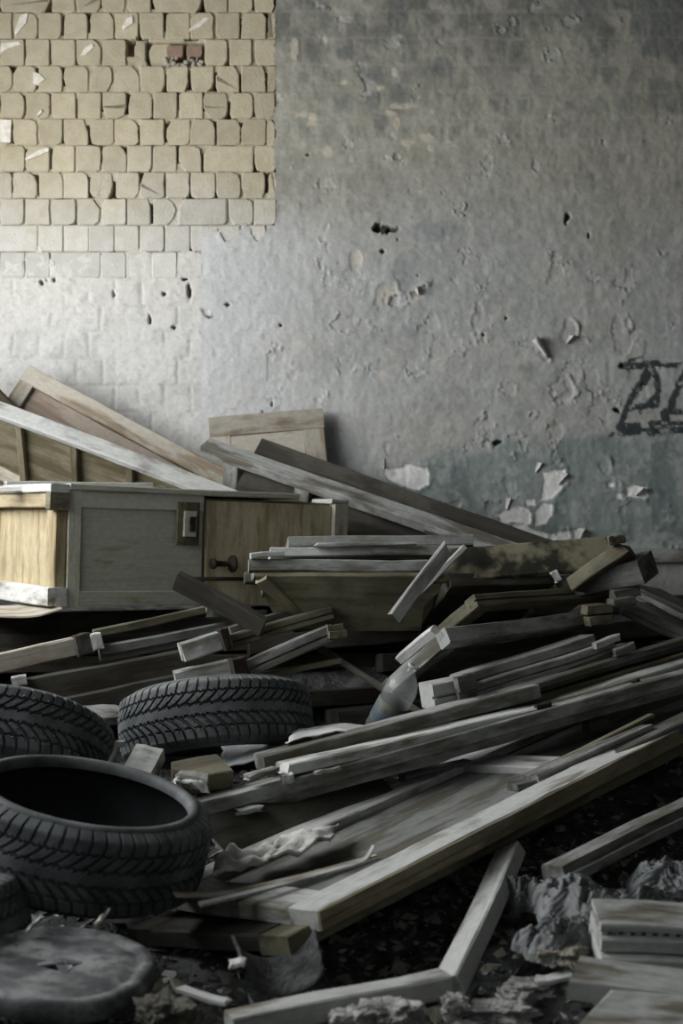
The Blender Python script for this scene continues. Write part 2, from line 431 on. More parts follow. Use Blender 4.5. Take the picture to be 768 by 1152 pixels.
# blisters and flakes in the peeling paint
frng = np.random.default_rng(99)
col_flake = np.zeros_like(X); dark_f = np.zeros_like(X)
def flake(cx, cy, rx, ry, ang, depth, lift, seedn):
    global disp, col_flake
    m = (np.abs(X-cx) < rx*3+6) & (np.abs(Z-cy) < ry*3+6)
    dx = X[m]-cx; dy = Z[m]-cy
    c, s = math.cos(ang), math.sin(ang)
    u = (dx*c+dy*s)/rx; v = (-dx*s+dy*c)/ry
    r = np.sqrt(u*u+v*v)*(1+.9*(n_sm[m]-.5)+.9*(n_d[m]-.5))
    inside = sstep(1.0, .86, r)
    rim = sstep(1.55, 1.02, r)*(1-inside)*np.clip(-.35+u*.9-v*.7, 0, 1)
    disp[m] += -depth*inside+lift*rim
    col_flake[m] = np.maximum(col_flake[m], inside)
pz = np.exp(-(((X-450)/75)**2+((Z-375)/70)**2))+.9*np.exp(-(((X-630)/85)**2+((Z-410)/70)**2))+.5*np.exp(-(((X-460)/60)**2+((Z-110)/60)**2))+.5*np.exp(-(((X-330)/40)**2+((Z-450)/50)**2))
pf = fbm(X/26, Z/26, 301, 5, .55)
thr = .70-.13*np.clip(pz, 0, 1)+.045*sstep(300, 250, Z)
peel = sstep(thr-.002, thr+.010, pf)*(X > 300)
lip = sstep(thr-.03, thr-.002, pf)*(1-peel)*(X > 300)*sstep(.45, .6, fbm(X/12, Z/12, 311, 3))
disp += -.0035*peel+.0065*lip
col_flake = np.maximum(col_flake, peel)
for (cx, cy, rx, ry, a, dp, lf) in [(400, 291, 9, 11, 0, .004, .004), (434, 331, 15, 18, .2, .004, .010), (448, 338, 11, 6, -.4, .012, .014), (470, 331, 12, 6, -.7, .004, .016),
                                    (640, 372, 8, 12, .2, .004, .012), (652, 384, 10, 4, .1, .003, .014), (630, 440, 13, 14, .4, .004, .009), (612, 402, 9, 5, .8, .006, .01),
                                    (232, 352, 5, 3, .8, .01, .006), (540, 500, 9, 5, 0, .004, .01), (680, 525, 8, 10, 0, .004, .012), (690, 545, 9, 6, 0, .004, .012)]:
    flake(cx, cy, rx, ry, a, dp, lf, 3)
# peeled white patches in the green dado
white = np.zeros_like(X)
def patch(poly, amp=4.0):
    """signed distance-ish to polygon in wall pixels with ragged noise"""
    global disp, white
    px = np.array([p[0] for p in poly]); pz = np.array([p[1] for p in poly])
    m = (X > px.min()-14) & (X < px.max()+14) & (Z > pz.min()-14) & (Z < pz.max()+14)
    x = X[m]+(n_sm[m]-.5)*amp*4; z = Z[m]+(n_d[m]-.5)*amp*4
    ins = np.zeros(x.shape, bool); dmin = np.full(x.shape, 1e9)
    for i in range(len(poly)):
        x1, z1 = poly[i]; x2, z2 = poly[(i+1) % len(poly)]
        cond = ((z1 > z) != (z2 > z))
        with np.errstate(divide='ignore', invalid='ignore'):
            xin = (x2-x1)*(z-z1)/((z2-z1) if z2 != z1 else 1e-9)+x1
        ins ^= cond & (x < xin)
        t = np.clip(((x-x1)*(x2-x1)+(z-z1)*(z2-z1))/max(1e-6, (x2-x1)**2+(z2-z1)**2), 0, 1)
        dmin = np.minimum(dmin, np.hypot(x-x1-t*(x2-x1), z-z1-t*(z2-z1)))
    sd = np.where(ins, -dmin, dmin)
    inside = sstep(.8, -.8, sd)
    rim = sstep(7, 1, sd)*(1-inside)
    side = np.clip(((X[m]-px.mean())/(np.ptp(px)*.5+1)), 0, 1)
    disp[m] += -.005*inside+.006*rim*side*(n_sm[m]>.45)
    white[m] = np.maximum(white[m], inside)
patch([(431, 526), (452, 527), (453, 524), (480, 528), (481, 547), (470, 552), (455, 548), (436, 540)], 2.5)
patch([(610, 531), (636, 531), (637, 541), (624, 557), (607, 562), (609, 548)], 3)
patch([(558, 578), (570, 572), (592, 570), (597, 583), (594, 590), (563, 588)], 3)
patch([(603, 572), (614, 563), (622, 566), (620, 576), (612, 588), (602, 590)], 2.5)
patch([(575, 592), (590, 590), (600, 596), (620, 598), (638, 596), (638, 607), (625, 610), (606, 606), (590, 608), (576, 600)], 3)
patch([(645, 596), (656, 594), (658, 604), (650, 610), (645, 606)], 1.5)
patch([(703, 549), (712, 546), (725, 547), (726, 560), (714, 559), (703, 556)], 2.5)
patch([(691, 556), (697, 555), (698, 561), (690, 560)], 2)
patch([(685, 544), (690, 544), (690, 548), (685, 548)], 2)
patch([(590, 562), (599, 561), (600, 567), (592, 568)], 2)
# holes
holes = np.zeros_like(X)
for (cx, cy, rx, ry) in [(430, 258, 11, 4.2), (441, 258.5, 6, 3), (424, 256, 4, 4.5), (430.5, 283, 2.6, 2), (638, 245, 3, 4), (447, 270, 1.2, 1.2),
                         (569, 358, 1.6, 1.6), (543, 377, 1.6, 1.6), (699, 412, 2, 2), (693, 462, 3, 2), (470, 310, 1, 1), (560, 498, 5, 2.5), (636, 250, 1, 4),
                         (213, 272, 3.2, 7), (219, 276, 5, 2.2), (213, 328, 2, 8), (208, 314, 4, 1.6), (184, 331, 2.4, 2.4), (52, 306, 2, 8), (4, 298, 2.4, 9),
                         (196, 369, 2.6, 2.5), (168, 360, 1.4, 5), (128, 331, 1, 5), (256, 343, 3, 1.6), (306, 455, 1.2, 3), (236, 357, 3.4, 1.5), (29, 300, 1.2, 6),
                         (316, 366, 1.2, 2), (296, 465, 1.5, 3), (662, 265, 1.2, 3), (346, 175, 1.4, 1.6), (60, 315, 2, 3), (47, 318, 2, 3)]:
    m = (np.abs(X-cx) < rx*2+5) & (np.abs(Z-cy) < ry*2+5)
    r = np.sqrt(((X[m]-cx+(n_d[m]-.5)*3)/rx)**2+((Z[m]-cy)/ry)**2)*(1+.9*(n_fine[m]-.5))
    h = sstep(1.1, .75, r)
    disp[m] -= .03*h; holes[m] = np.maximum(holes[m], h)
# graffiti strokes
def gp(cx, cy): return (680+cx/8.23, 380+cy/8.23)
graf = np.zeros_like(X)
strokes = [([(150, 262), (330, 262)], 3.2), ([(330, 250), (480, 238)], 2.8), ([(500, 255), (700, 255), (900, 245)], 2.3), ([(190, 225), (335, 180)], 1.6), ([(215, 260), (215, 360)], 1.1),
           ([(385, 300), (330, 420), (240, 560), (185, 680), (155, 780)], 2.9), ([(395, 330), (370, 420)], 3.6), ([(415, 250), (480, 380), (490, 480), (470, 620)], 2.8),
           ([(240, 650), (350, 640), (470, 620)], 3.0), ([(470, 560), (400, 620)], 4.0), ([(760, 300), (690, 430), (630, 560), (605, 660)], 3.4), ([(900, 560), (720, 690), (540, 690)], 2.6),
           ([(790, 300), (880, 480), (900, 620)], 2.6), ([(120, 850), (280, 790)], 1.6), ([(140, 830), (300, 830)], 4.2), ([(150, 880), (300, 870)], 3.2), ([(300, 850), (420, 855)], 1.6), ([(430, 790), (440, 890)], 2.6), ([(420, 800), (560, 780)], 2.2),
           ([(420, 880), (560, 850), (720, 860), (920, 850)], 3.2), ([(550, 700), (560, 840)], 4.2), ([(600, 800), (740, 790), (900, 800)], 2.0), ([(80, 660), (120, 690)], 1.5), ([(45, 910), (70, 885)], 1.5), ([(320, 640), (325, 700)], 1.3)]
for pts, w in strokes:
    for a, b_ in zip(pts[:-1], pts[1:]):
        x1, z1 = gp(*a); x2, z2 = gp(*b_)
        m = (X > min(x1, x2)-9) & (X < max(x1, x2)+9) & (Z > min(z1, z2)-9) & (Z < max(z1, z2)+9)
        t = np.clip(((X[m]-x1)*(x2-x1)+(Z[m]-z1)*(z2-z1))/((x2-x1)**2+(z2-z1)**2), 0, 1)
        d = np.hypot(X[m]-x1-t*(x2-x1), Z[m]-z1-t*(z2-z1))+(n_sm[m]-.5)*2.4+(n_fine[m]-.5)*3.4
        graf[m] = np.maximum(graf[m], sstep(w*1.25+.9, w*1.25-.7, d))
graf *= sstep(.26, .44, n_sm*.5+n_fine*.5)
# ---- colour of the paint layers
def blend(C, m, c): return C*(1-m[..., None])+np.array(c)*m[..., None]
C = np.zeros(X.shape+(3,)); C[:] = (0.40, 0.405, 0.385)
C = blend(C, sstep(.35, .65, n_c)*.5, (0.47, 0.475, 0.46))
C = blend(C, sstep(.45, .7, n_v)*.35, (0.33, 0.34, 0.33))
C = blend(C, sstep(.5, .7, n_med)*.35, (0.46, 0.43, 0.365))
C = blend(C, sstep(.52, .72, n_h)*.3, (0.34, 0.345, 0.33))
# warm limewash band high up, grimy grey-green towards the top right
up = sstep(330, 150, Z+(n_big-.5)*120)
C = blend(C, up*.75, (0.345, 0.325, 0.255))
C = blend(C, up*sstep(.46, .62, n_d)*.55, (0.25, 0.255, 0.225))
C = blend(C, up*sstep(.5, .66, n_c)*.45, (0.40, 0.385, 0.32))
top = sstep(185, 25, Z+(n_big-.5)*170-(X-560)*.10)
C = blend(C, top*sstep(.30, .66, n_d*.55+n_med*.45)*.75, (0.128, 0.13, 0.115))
cell_dark = sstep(6, 11, dedge+(n_sm-.5)*8)*(cellr > .62)*sstep(250, 120, Z)*(X > 330)
C = blend(C, cell_dark*.5, (0.15, 0.16, 0.145))
C = blend(C, sstep(2.5, .6, dedge)*up*.25*(X > 315), (0.42, 0.40, 0.34))
C *= (1+.30*(n_sm-.5)+.22*(n_fine-.5)+.16*(n_d-.5))[..., None]
C *= (1+.16*(cellr-.5)*sstep(1, 6, dedge)*sstep(300, 180, Z))[..., None]
# whitened left part of the plaster and the painted brick
lf = sstep(440, 270, X+(n_big-.5)*150)*sstep(215, 285, Z+(n_med-.5)*60)
C = blend(C, lf*.85, (0.56, 0.565, 0.555))
wB = isB.astype(float)
C = blend(C, wB*.92, (0.60, 0.59, 0.56))
C = blend(C, wB*sstep(.5, .66, n_d)*.45*sstep(310, 400, Z), (0.43, 0.43, 0.41))
C = blend(C, wB*sstep(1.6, .5, dedge)*sstep(.45, .6, n_d)*.3, (0.40, 0.39, 0.36))
C = blend(C, wB*sstep(400, 300, Z)*.35, (0.60, 0.57, 0.47))
# cream spots where the render has come off
for (cx, cy, rx, ry) in [(331, 54, 5, 14), (386, 94, 5, 4), (443, 82, 4, 8), (452, 121, 16, 4), (438, 128, 14, 3), (351, 135, 7, 10), (369, 172, 5, 7), (340, 130, 8, 3), (457, 162, 8, 4), (480, 156, 8, 5),
                         (446, 140, 4, 8), (428, 100, 6, 3), (400, 291, 8, 9), (437, 330, 11, 12), (468, 333, 9, 5), (345, 290, 3, 3), (430, 420, 6, 5), (372, 386, 3, 4), (484, 168, 4, 4), (395, 180, 4, 5)]:
    m = np.exp(-(((X-cx)/rx)**2+((Z-cy)/ry)**2)*1.1)
    C = blend(C, sstep(.34, .52, m+(n_sm-.5)*.8+(n_fine-.5)*.5)*.75, (0.56, 0.50, 0.40))
for (cx, cy, rx, ry) in [(448, 105, 13, 13), (420, 114, 9, 11), (428, 137, 10, 12), (415, 85, 12, 9), (497, 76, 16, 13), (448, 15, 14, 26), (490, 20, 12, 9), (390, 60, 14, 8), (655, 15, 30, 28), (745, 30, 40, 40), (480, 262, 26, 12), (452, 310, 17, 22), (500, 258, 24, 9), (465, 372, 12, 9)]:
    m = np.exp(-(((X-cx)/rx)**2+((Z-cy)/ry)**2))
    C = blend(C, sstep(.3, .6, m+(n_sm-.5)*.6)*.55, (0.15, 0.16, 0.155) if cy < 200 else (0.27, 0.285, 0.285))
# green dado
gb = np.interp(X, [300, 380, 420, 470, 505, 560, 600, 640, 700, 768, 960], [640, 575, 540, 535, 505, 500, 497, 492, 492, 484, 480])
g = sstep(-9, 12, Z-gb+(n_d-.5)*46+(n_sm-.5)*14)*(Z < 619)*sstep(330, 395, X+(n_med-.5)*60)
C = blend(C, g*.85, (0.235, 0.280, 0.262))
C = blend(C, g*sstep(.42, .66, n_v)*.7, (0.155, 0.20, 0.19))
C = blend(C, g*sstep(.50, .64, n_med*.5+n_sm*.5)*.7, (0.39, 0.42, 0.40))
C = blend(C, g*sstep(590, 615, Z)*sstep(.45, .6, n_sm)*.5, (0.45, 0.47, 0.45))
C = blend(C, col_flake*.4*(Z < 520), (0.46, 0.455, 0.43))
C = blend(C, sstep(.62, .75, n_fine)*.25, (0.25, 0.25, 0.235))
C = blend(C, np.clip(graf, 0, 1)*.93, (0.022, 0.032, 0.033))
C = blend(C, white, (0.86, 0.85, 0.81))
C = blend(C, white*sstep(.55, .7, n_fine)*.3, (0.5, 0.49, 0.46))
C = blend(C, (Z > 617)*.9, (0.40, 0.40, 0.375))
C = blend(C, holes*.9, (0.03, 0.03, 0.028))  # holes coloured near black: their shade is put into the colour

# mortar between the bare bricks: nearly flush, with raked-out pockets at many upright joints
rm = np.random.default_rng(17).random((512, 512, 3))[(row.astype(int)+100) % 512, (np.round(colf).astype(int)+100) % 512]
dvj = np.abs(colf-np.round(colf))*BW
pock = (rm[..., 0] < np.where(Z < 225, .72, .38)) & (fr > rm[..., 1]*.55-.12) & (fr < .62+rm[..., 1]*.5) & (dvj < 8)
inhole = (X > hole[0]) & (X < hole[1]) & (Z > hole[2]+1) & (Z < hole[3]-1)
mdep = .05*inhole+.003+(n_sm-.5)*.010+(n_d-.5)*.008+.10*pock
ix = np.where((xs > -206) & (xs < 316))[0]; iz = np.where((zs > -120) & (zs < 300))[0]
sl = (slice(ix[0], ix[-1]+1), slice(iz[0], iz[-1]+1))
VJ = np.stack([(X[sl]-384)*PXM, WD-.003+np.clip(mdep[sl], .001, .11), CAM_Z-(Z[sl]-576)*PXM], -1).reshape(-1, 3)
mj = grid_mesh('joint_mortar', VJ, len(ix), len(iz))
link('joint_mortar', mj, M_brick, wall)

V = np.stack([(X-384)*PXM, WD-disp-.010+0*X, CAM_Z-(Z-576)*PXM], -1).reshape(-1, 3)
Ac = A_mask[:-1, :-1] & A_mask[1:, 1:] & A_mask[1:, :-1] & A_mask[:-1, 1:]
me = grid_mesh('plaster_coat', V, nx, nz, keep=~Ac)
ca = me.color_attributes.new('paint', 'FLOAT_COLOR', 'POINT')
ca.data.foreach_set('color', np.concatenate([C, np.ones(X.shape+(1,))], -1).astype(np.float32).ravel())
def coatmat():
    m, nt, b = newmat('peeling_painted_plaster')
    at = N(nt, 'ShaderNodeAttribute'); at.attribute_name = 'paint'
    f = noise_n(nt, coords(nt), 55, 6, 0.7)
    f2 = noise_n(nt, coords(nt), 160, 3, 0.7)
    hs = N(nt, 'ShaderNodeHueSaturation'); mr = N(nt, 'ShaderNodeMapRange')
    mr.inputs[1].default_value = .3; mr.inputs[2].default_value = .7
    mr.inputs[3].default_value = 0.88; mr.inputs[4].default_value = 1.10
    nt.links.new(f, mr.inputs[0]); nt.links.new(mr.outputs[0], hs.inputs['Value']); nt.links.new(at.outputs[0], hs.inputs['Color'])
    nt.links.new(hs.outputs[0], b.inputs['Base Color'])
    b.inputs['Roughness'].default_value = 0.9; b.inputs['Specular IOR Level'].default_value = 0.2
    a2 = N(nt, 'ShaderNodeMath', operation='ADD'); nt.links.new(f, a2.inputs[0]); nt.links.new(f2, a2.inputs[1])
    bump(nt, b, a2.outputs[0], 0.5, 0.004)
    return m
M_coat = coatmat()
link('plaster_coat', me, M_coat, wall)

# curled paint flakes standing off the wall
def curl_mesh(w, h, rad, seed):
    r = random.Random(seed); V = []; F = []; n, m = 10, 5
    for i in range(n+1):
        for j in range(m+1):
            s = i/n; t = j/m
            rr = rad*(1-.75*t)+.003
            a = s*w/rad*.9
            V.append((rr*math.sin(a)+.0015*r.uniform(-1, 1), -rr*(1-math.cos(a))-.002, -t*h+.002*r.uniform(-1, 1)))
    for i in range(n):
        for j in range(m): F.append((i*(m+1)+j, (i+1)*(m+1)+j, (i+1)*(m+1)+j+1, i*(m+1)+j+1))
    me = mesh_np('paint_flake', V, F, True); return me
M_flake = mottled('pale_paint_flake', (0.62, 0.60, 0.56), (0.5, 0.49, 0.46), 30, 0.9)
for (px, py, w, h, rad, rot, sd) in [(598, 384, .10, .115, .03, -.7, 1), (649, 594, .055, .06, .03, .1, 2), (640, 376, .05, .05, .02, .4, 3), (436, 527, .03, .05, .02, 2.9, 4), (604, 520, .03, .05, .02, .3, 5), (713, 546, .07, .05, .04, .2, 6), (569, 560, .03, .06, .02, .1, 7), (627, 531, .06, .06, .05, .2, 8), (466, 326, .06, .035, .02, -.5, 9)]:
    o = link('paint_flake', curl_mesh(w, h, rad, sd), M_flake, wall,
             Matrix.Translation(((px-384)*PXM, WD-.012, CAM_Z-(py-576)*PXM)) @ Matrix.Rotation(rot, 4, 'Y'))
    sm = o.modifiers.new('thickness', 'SOLIDIFY'); sm.thickness = .002
struct('trim_1', box_mesh('trim_1', [(-2.4, WD-.045, CAM_Z-(632-576)*PXM, XR, WD-.012, CAM_Z-(617-576)*PXM)]), M_grey)

# ================================================================== builders for the pile
def frame_of(A, B, pitch=0.0):
    """X along A->B, Y the width direction (away from the camera, turned by pitch about X), Z the face normal"""
    u = (B-A); L = u.length; u = u/L
    h = Vector((0, 1, 0)); h = (h-u*h.dot(u)).normalized()
    n = u.cross(h)
    p = math.radians(pitch)
    b = h*math.cos(p)+n*math.sin(p); n2 = -h*math.sin(p)+n*math.cos(p)
    M = Matrix.Identity(4)
    for i in range(3):
        M[i][0] = u[i]; M[i][1] = b[i]; M[i][2] = n2[i]; M[i][3] = A[i]
    return M, L

def board_mesh(L, w, t, profile='rect', seed=0, broken=(0, 0), wear=1.0, bow=0.0, slope=(0, 0)):
    """a board: x 0..L, y 0..w, z -t..0, soft arrises, a little warp; optional jagged ends / bevelled ends"""
    r = random.Random(seed)
    c = min(.004, t*.2, w*.2)
    if profile == 'rect':
        poly = [(0, -c), (c, 0), (w-c, 0), (w, -c), (w, -t+c), (w-c, -t), (c, -t), (0, -t+c)]
    elif profile == 'groove':
        g = min(.012, w*.3)
        poly = [(0, -c), (c, 0), (w-c, 0), (w, -c), (w, -t+c), (w-c, -t), (c, -t), (0, -t+c), (0, -t*.60), (g, -t*.60), (g, -t*.48), (0, -t*.48)]
    elif profile == 'step':
        g = min(.02, w*.35)
        poly = [(0, -c), (c, 0), (w-c, 0), (w, -c), (w, -t), (g, -t), (g, -t*.55), (0, -t*.55)]
    elif profile == 'stepup':
        g = min(.02, w*.35)
        poly = [(0, -t*.45), (g, -t*.45), (g, 0), (w-c, 0), (w, -c), (w, -t), (c, -t), (0, -t+c)]
    n = len(poly)
    seg = max(3, int(L/.09))
    V = []; F = []
    ph = r.uniform(0, 6)
    jag0 = [r.uniform(0, 1) for _ in poly]; jag1 = [r.uniform(0, 1) for _ in poly]
    for i in range(seg+1):
        s = i/seg; x = s*L
        dz = math.sin(s*3.1416)*bow + .0015*wear*math.sin(s*7+ph); dy = .0012*wear*math.sin(s*5+ph*2)
        for k, (y, z) in enumerate(poly):
            jx = 0
            if i == 0: jx = broken[0]*jag0[k]+slope[0]*y
            if i == seg: jx = -broken[1]*jag1[k]+slope[1]*y
            e = .0012*wear
            V.append((x+jx, y+dy+r.uniform(-e, e), z+dz+r.uniform(-e, e)))
    for i in range(seg):
        for k in range(n):
            k2 = (k+1) % n
            F.append((i*n+k, i*n+k2, (i+1)*n+k2, (i+1)*n+k))
    F.append(tuple(range(n))[::-1]); F.append(tuple(seg*n+k for k in range(n)))
    return mesh_np('board', V, F)

SEED = [100]
def nseed(): SEED[0] += 1; return SEED[0]

def plank(name, A, B, w, t, mat, label, cat='plank', pitch=0, profile='rect', broken=(0, 0), group=None, bow=0.0, slope=(0, 0), parent=None):
    M, L = frame_of(P(*A), P(*B), pitch)
    if parent is not None:
        return link(name, board_mesh(L, w, t, profile, nseed(), broken, 1.0, bow, slope), mat, parent, parent.matrix_basis.inverted() @ M)
    o = link(name, board_mesh(L, w, t, profile, nseed(), broken, 1.0, bow, slope), mat, None, M)
    return tag(o, label, cat, group)

def LT(x, y, z): return Matrix.Translation((x, y, z))
RZ90 = Matrix.Rotation(math.pi/2, 4, 'Z')

def leaf(name, A, B, w, t, mat, label, cat, pitch=0, stile=.09, rails=(0, 1), railw=.10, panel=None, panel_t=.35, horn=.0, profile='rect', panel_drop=.3, group=None, battens=(), front=None, edging=None):
    """door leaf / window sash: two stiles along X, rails across, panels between"""
    M, L = frame_of(P(*A), P(*B), pitch)
    root = link(name, None, None, None, M); tag(root, label, cat, group)
    for y0, yo in ((0, 0), (w-stile, 1)):
        pr = profile if yo == 0 else 'rect'
        link('stile', board_mesh(L+2*horn, stile, t, pr, nseed()), (front or mat) if yo == 0 else mat, root, LT(-horn, y0, 0))
    rx = [r*(L-railw) for r in rails]
    for x in rx:
        # rail: its own X runs across the leaf
        me = board_mesh(w-2*stile, railw, t*.96, 'rect', nseed())
        link('rail', me, mat, root, LT(x+railw, stile, -t*.02) @ RZ90)
    if panel is not None:
        for x0, x1 in zip(rx[:-1], rx[1:]):
            me = board_mesh(x1-x0-railw-.002, w-2*stile-.002, t*panel_t, 'rect', nseed())
            link('panel', me, panel, root, LT(x0+railw+.001, stile+.001, -t*panel_drop))
    if edging is not None:
        link('edging', board_mesh(L, .008, t*.98, 'groove', nseed()), edging, root, LT(0, -.0082, -t*.012))
    for x in battens:
        me = board_mesh(w-stile, .035, .025, 'rect', nseed())
        link('batten', me, M_ply2, root, LT(x, stile*.5, -t*(panel_drop+panel_t)-.0) @ RZ90)
    return root

def lathe(prof, n=48):
    V = []; F = []
    m = len(prof)
    for i in range(n):
        a = 2*math.pi*i/n
        for (r, z) in prof: V.append((r*math.cos(a), r*math.sin(a), z))
    for i in range(n):
        j = (i+1) % n
        for k in range(m-1): F.append((i*m+k, j*m+k, j*m+k+1, i*m+k+1))
    return V, F

def basis(O, X_, Y_, Z_):
    M = Matrix.Identity(4)
    for i in range(3): M[i][0] = X_[i]; M[i][1] = Y_[i]; M[i][2] = Z_[i]; M[i][3] = O[i]
    return M

# ================================================================== rubble ground under the pile
def ground(x, y):
    h = np.interp(y, [1.5, 2.6, 3.2, 3.8, 4.4, 5.0, 5.6, 6.2, 7.1], [.10, .13, .13, .15, .22, .38, .60, .79, .84])
    side = np.clip((x-1.9)/1.3, 0, 1)
    h = h*(1-.45*side)+.02
    h = h+(fbm(x*1.7+9, y*1.7+4, 201, 4)-.5)*.10+(fbm(x*9+3, y*9, 211, 3)-.5)*.05
    return h
gx = np.arange(XL+.03, 3.4, .022); gy = np.arange(1.7, WD-.03, .022)
GX, GY = np.meshgrid(gx, gy, indexing='ij')
GV = np.stack([GX, GY, ground(GX, GY)], -1).reshape(-1, 3)
o = link('rubble_heap', grid_mesh('rubble_heap', GV, len(gx), len(gy)), M_soil)
tag(o, 'dark heap of dust and rubble beneath the broken boards', 'rubble', kind='stuff')

# ================================================================== leaves and boards against the wall
leaf('door_leaf', (34, 413, 6.82), (300, 556, 6.72), .55, .04, M_tan,
     'tan panelled door leaf leaning against the whitewashed wall, behind the white-edged door', 'door leaf', pitch=-103, stile=.085, rails=(0, 1), railw=.075, panel=M_pink, panel_drop=.02, panel_t=.3)
leaf('door_leaf', (-60, 428, 6.45), (292, 560, 6.15), .62, .085, M_white,
     'long door with a broad white edge and ribbed olive underside, sloping down behind the cabinet', 'door leaf', pitch=-42, stile=.03, rails=(0, 1), railw=.05, panel=M_ply2, panel_t=.25, panel_drop=.2, battens=(.42, .70, .98))
leaf('framed_board', (235, 471, 6.94), (363, 460, 6.94), .55, .03, M_tan,
     'square beige framed panel leaning upright against the grey plaster wall', 'panel', pitch=-98, stile=.10, rails=(0, 1), railw=.10, panel=M_tan, panel_drop=.10, panel_t=.75)
plank('dark_board', (296, 497, 6.62), (640, 618, 6.2), .36, .035, M_dark,
      'long dark board on edge with a thin grey rim, in front of the beige panel', 'board', pitch=-112)
leaf('door_leaf', (236, 492, 6.58), (655, 636, 6.02), .50, .085, M_grey,
     'grey door with a rough grooved edge and dark rails beneath, propped over the cabinet', 'door leaf', pitch=-52, stile=.05, rails=(0.07, .28, 1), railw=.075, panel=None, profile='groove')
plank('brown_board', (-40, 398, 6.6), (26, 462, 6.7), .30, .03, M_olive, 'brown board end leaning in the corner at the left edge above the door', 'board', pitch=-75)
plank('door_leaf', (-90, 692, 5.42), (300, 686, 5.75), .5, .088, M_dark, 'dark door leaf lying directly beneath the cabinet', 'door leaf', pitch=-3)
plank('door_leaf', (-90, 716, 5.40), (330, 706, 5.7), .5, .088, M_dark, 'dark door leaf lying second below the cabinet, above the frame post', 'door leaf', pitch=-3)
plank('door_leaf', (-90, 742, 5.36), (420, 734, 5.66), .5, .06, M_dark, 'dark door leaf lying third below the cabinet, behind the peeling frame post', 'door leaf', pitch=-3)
plank('thin_board', (480, 588, 6.0), (640, 642, 5.8), .12, .03, M_grey, 'thin grey board lying along the foot of the grooved grey door', 'board', pitch=-20)

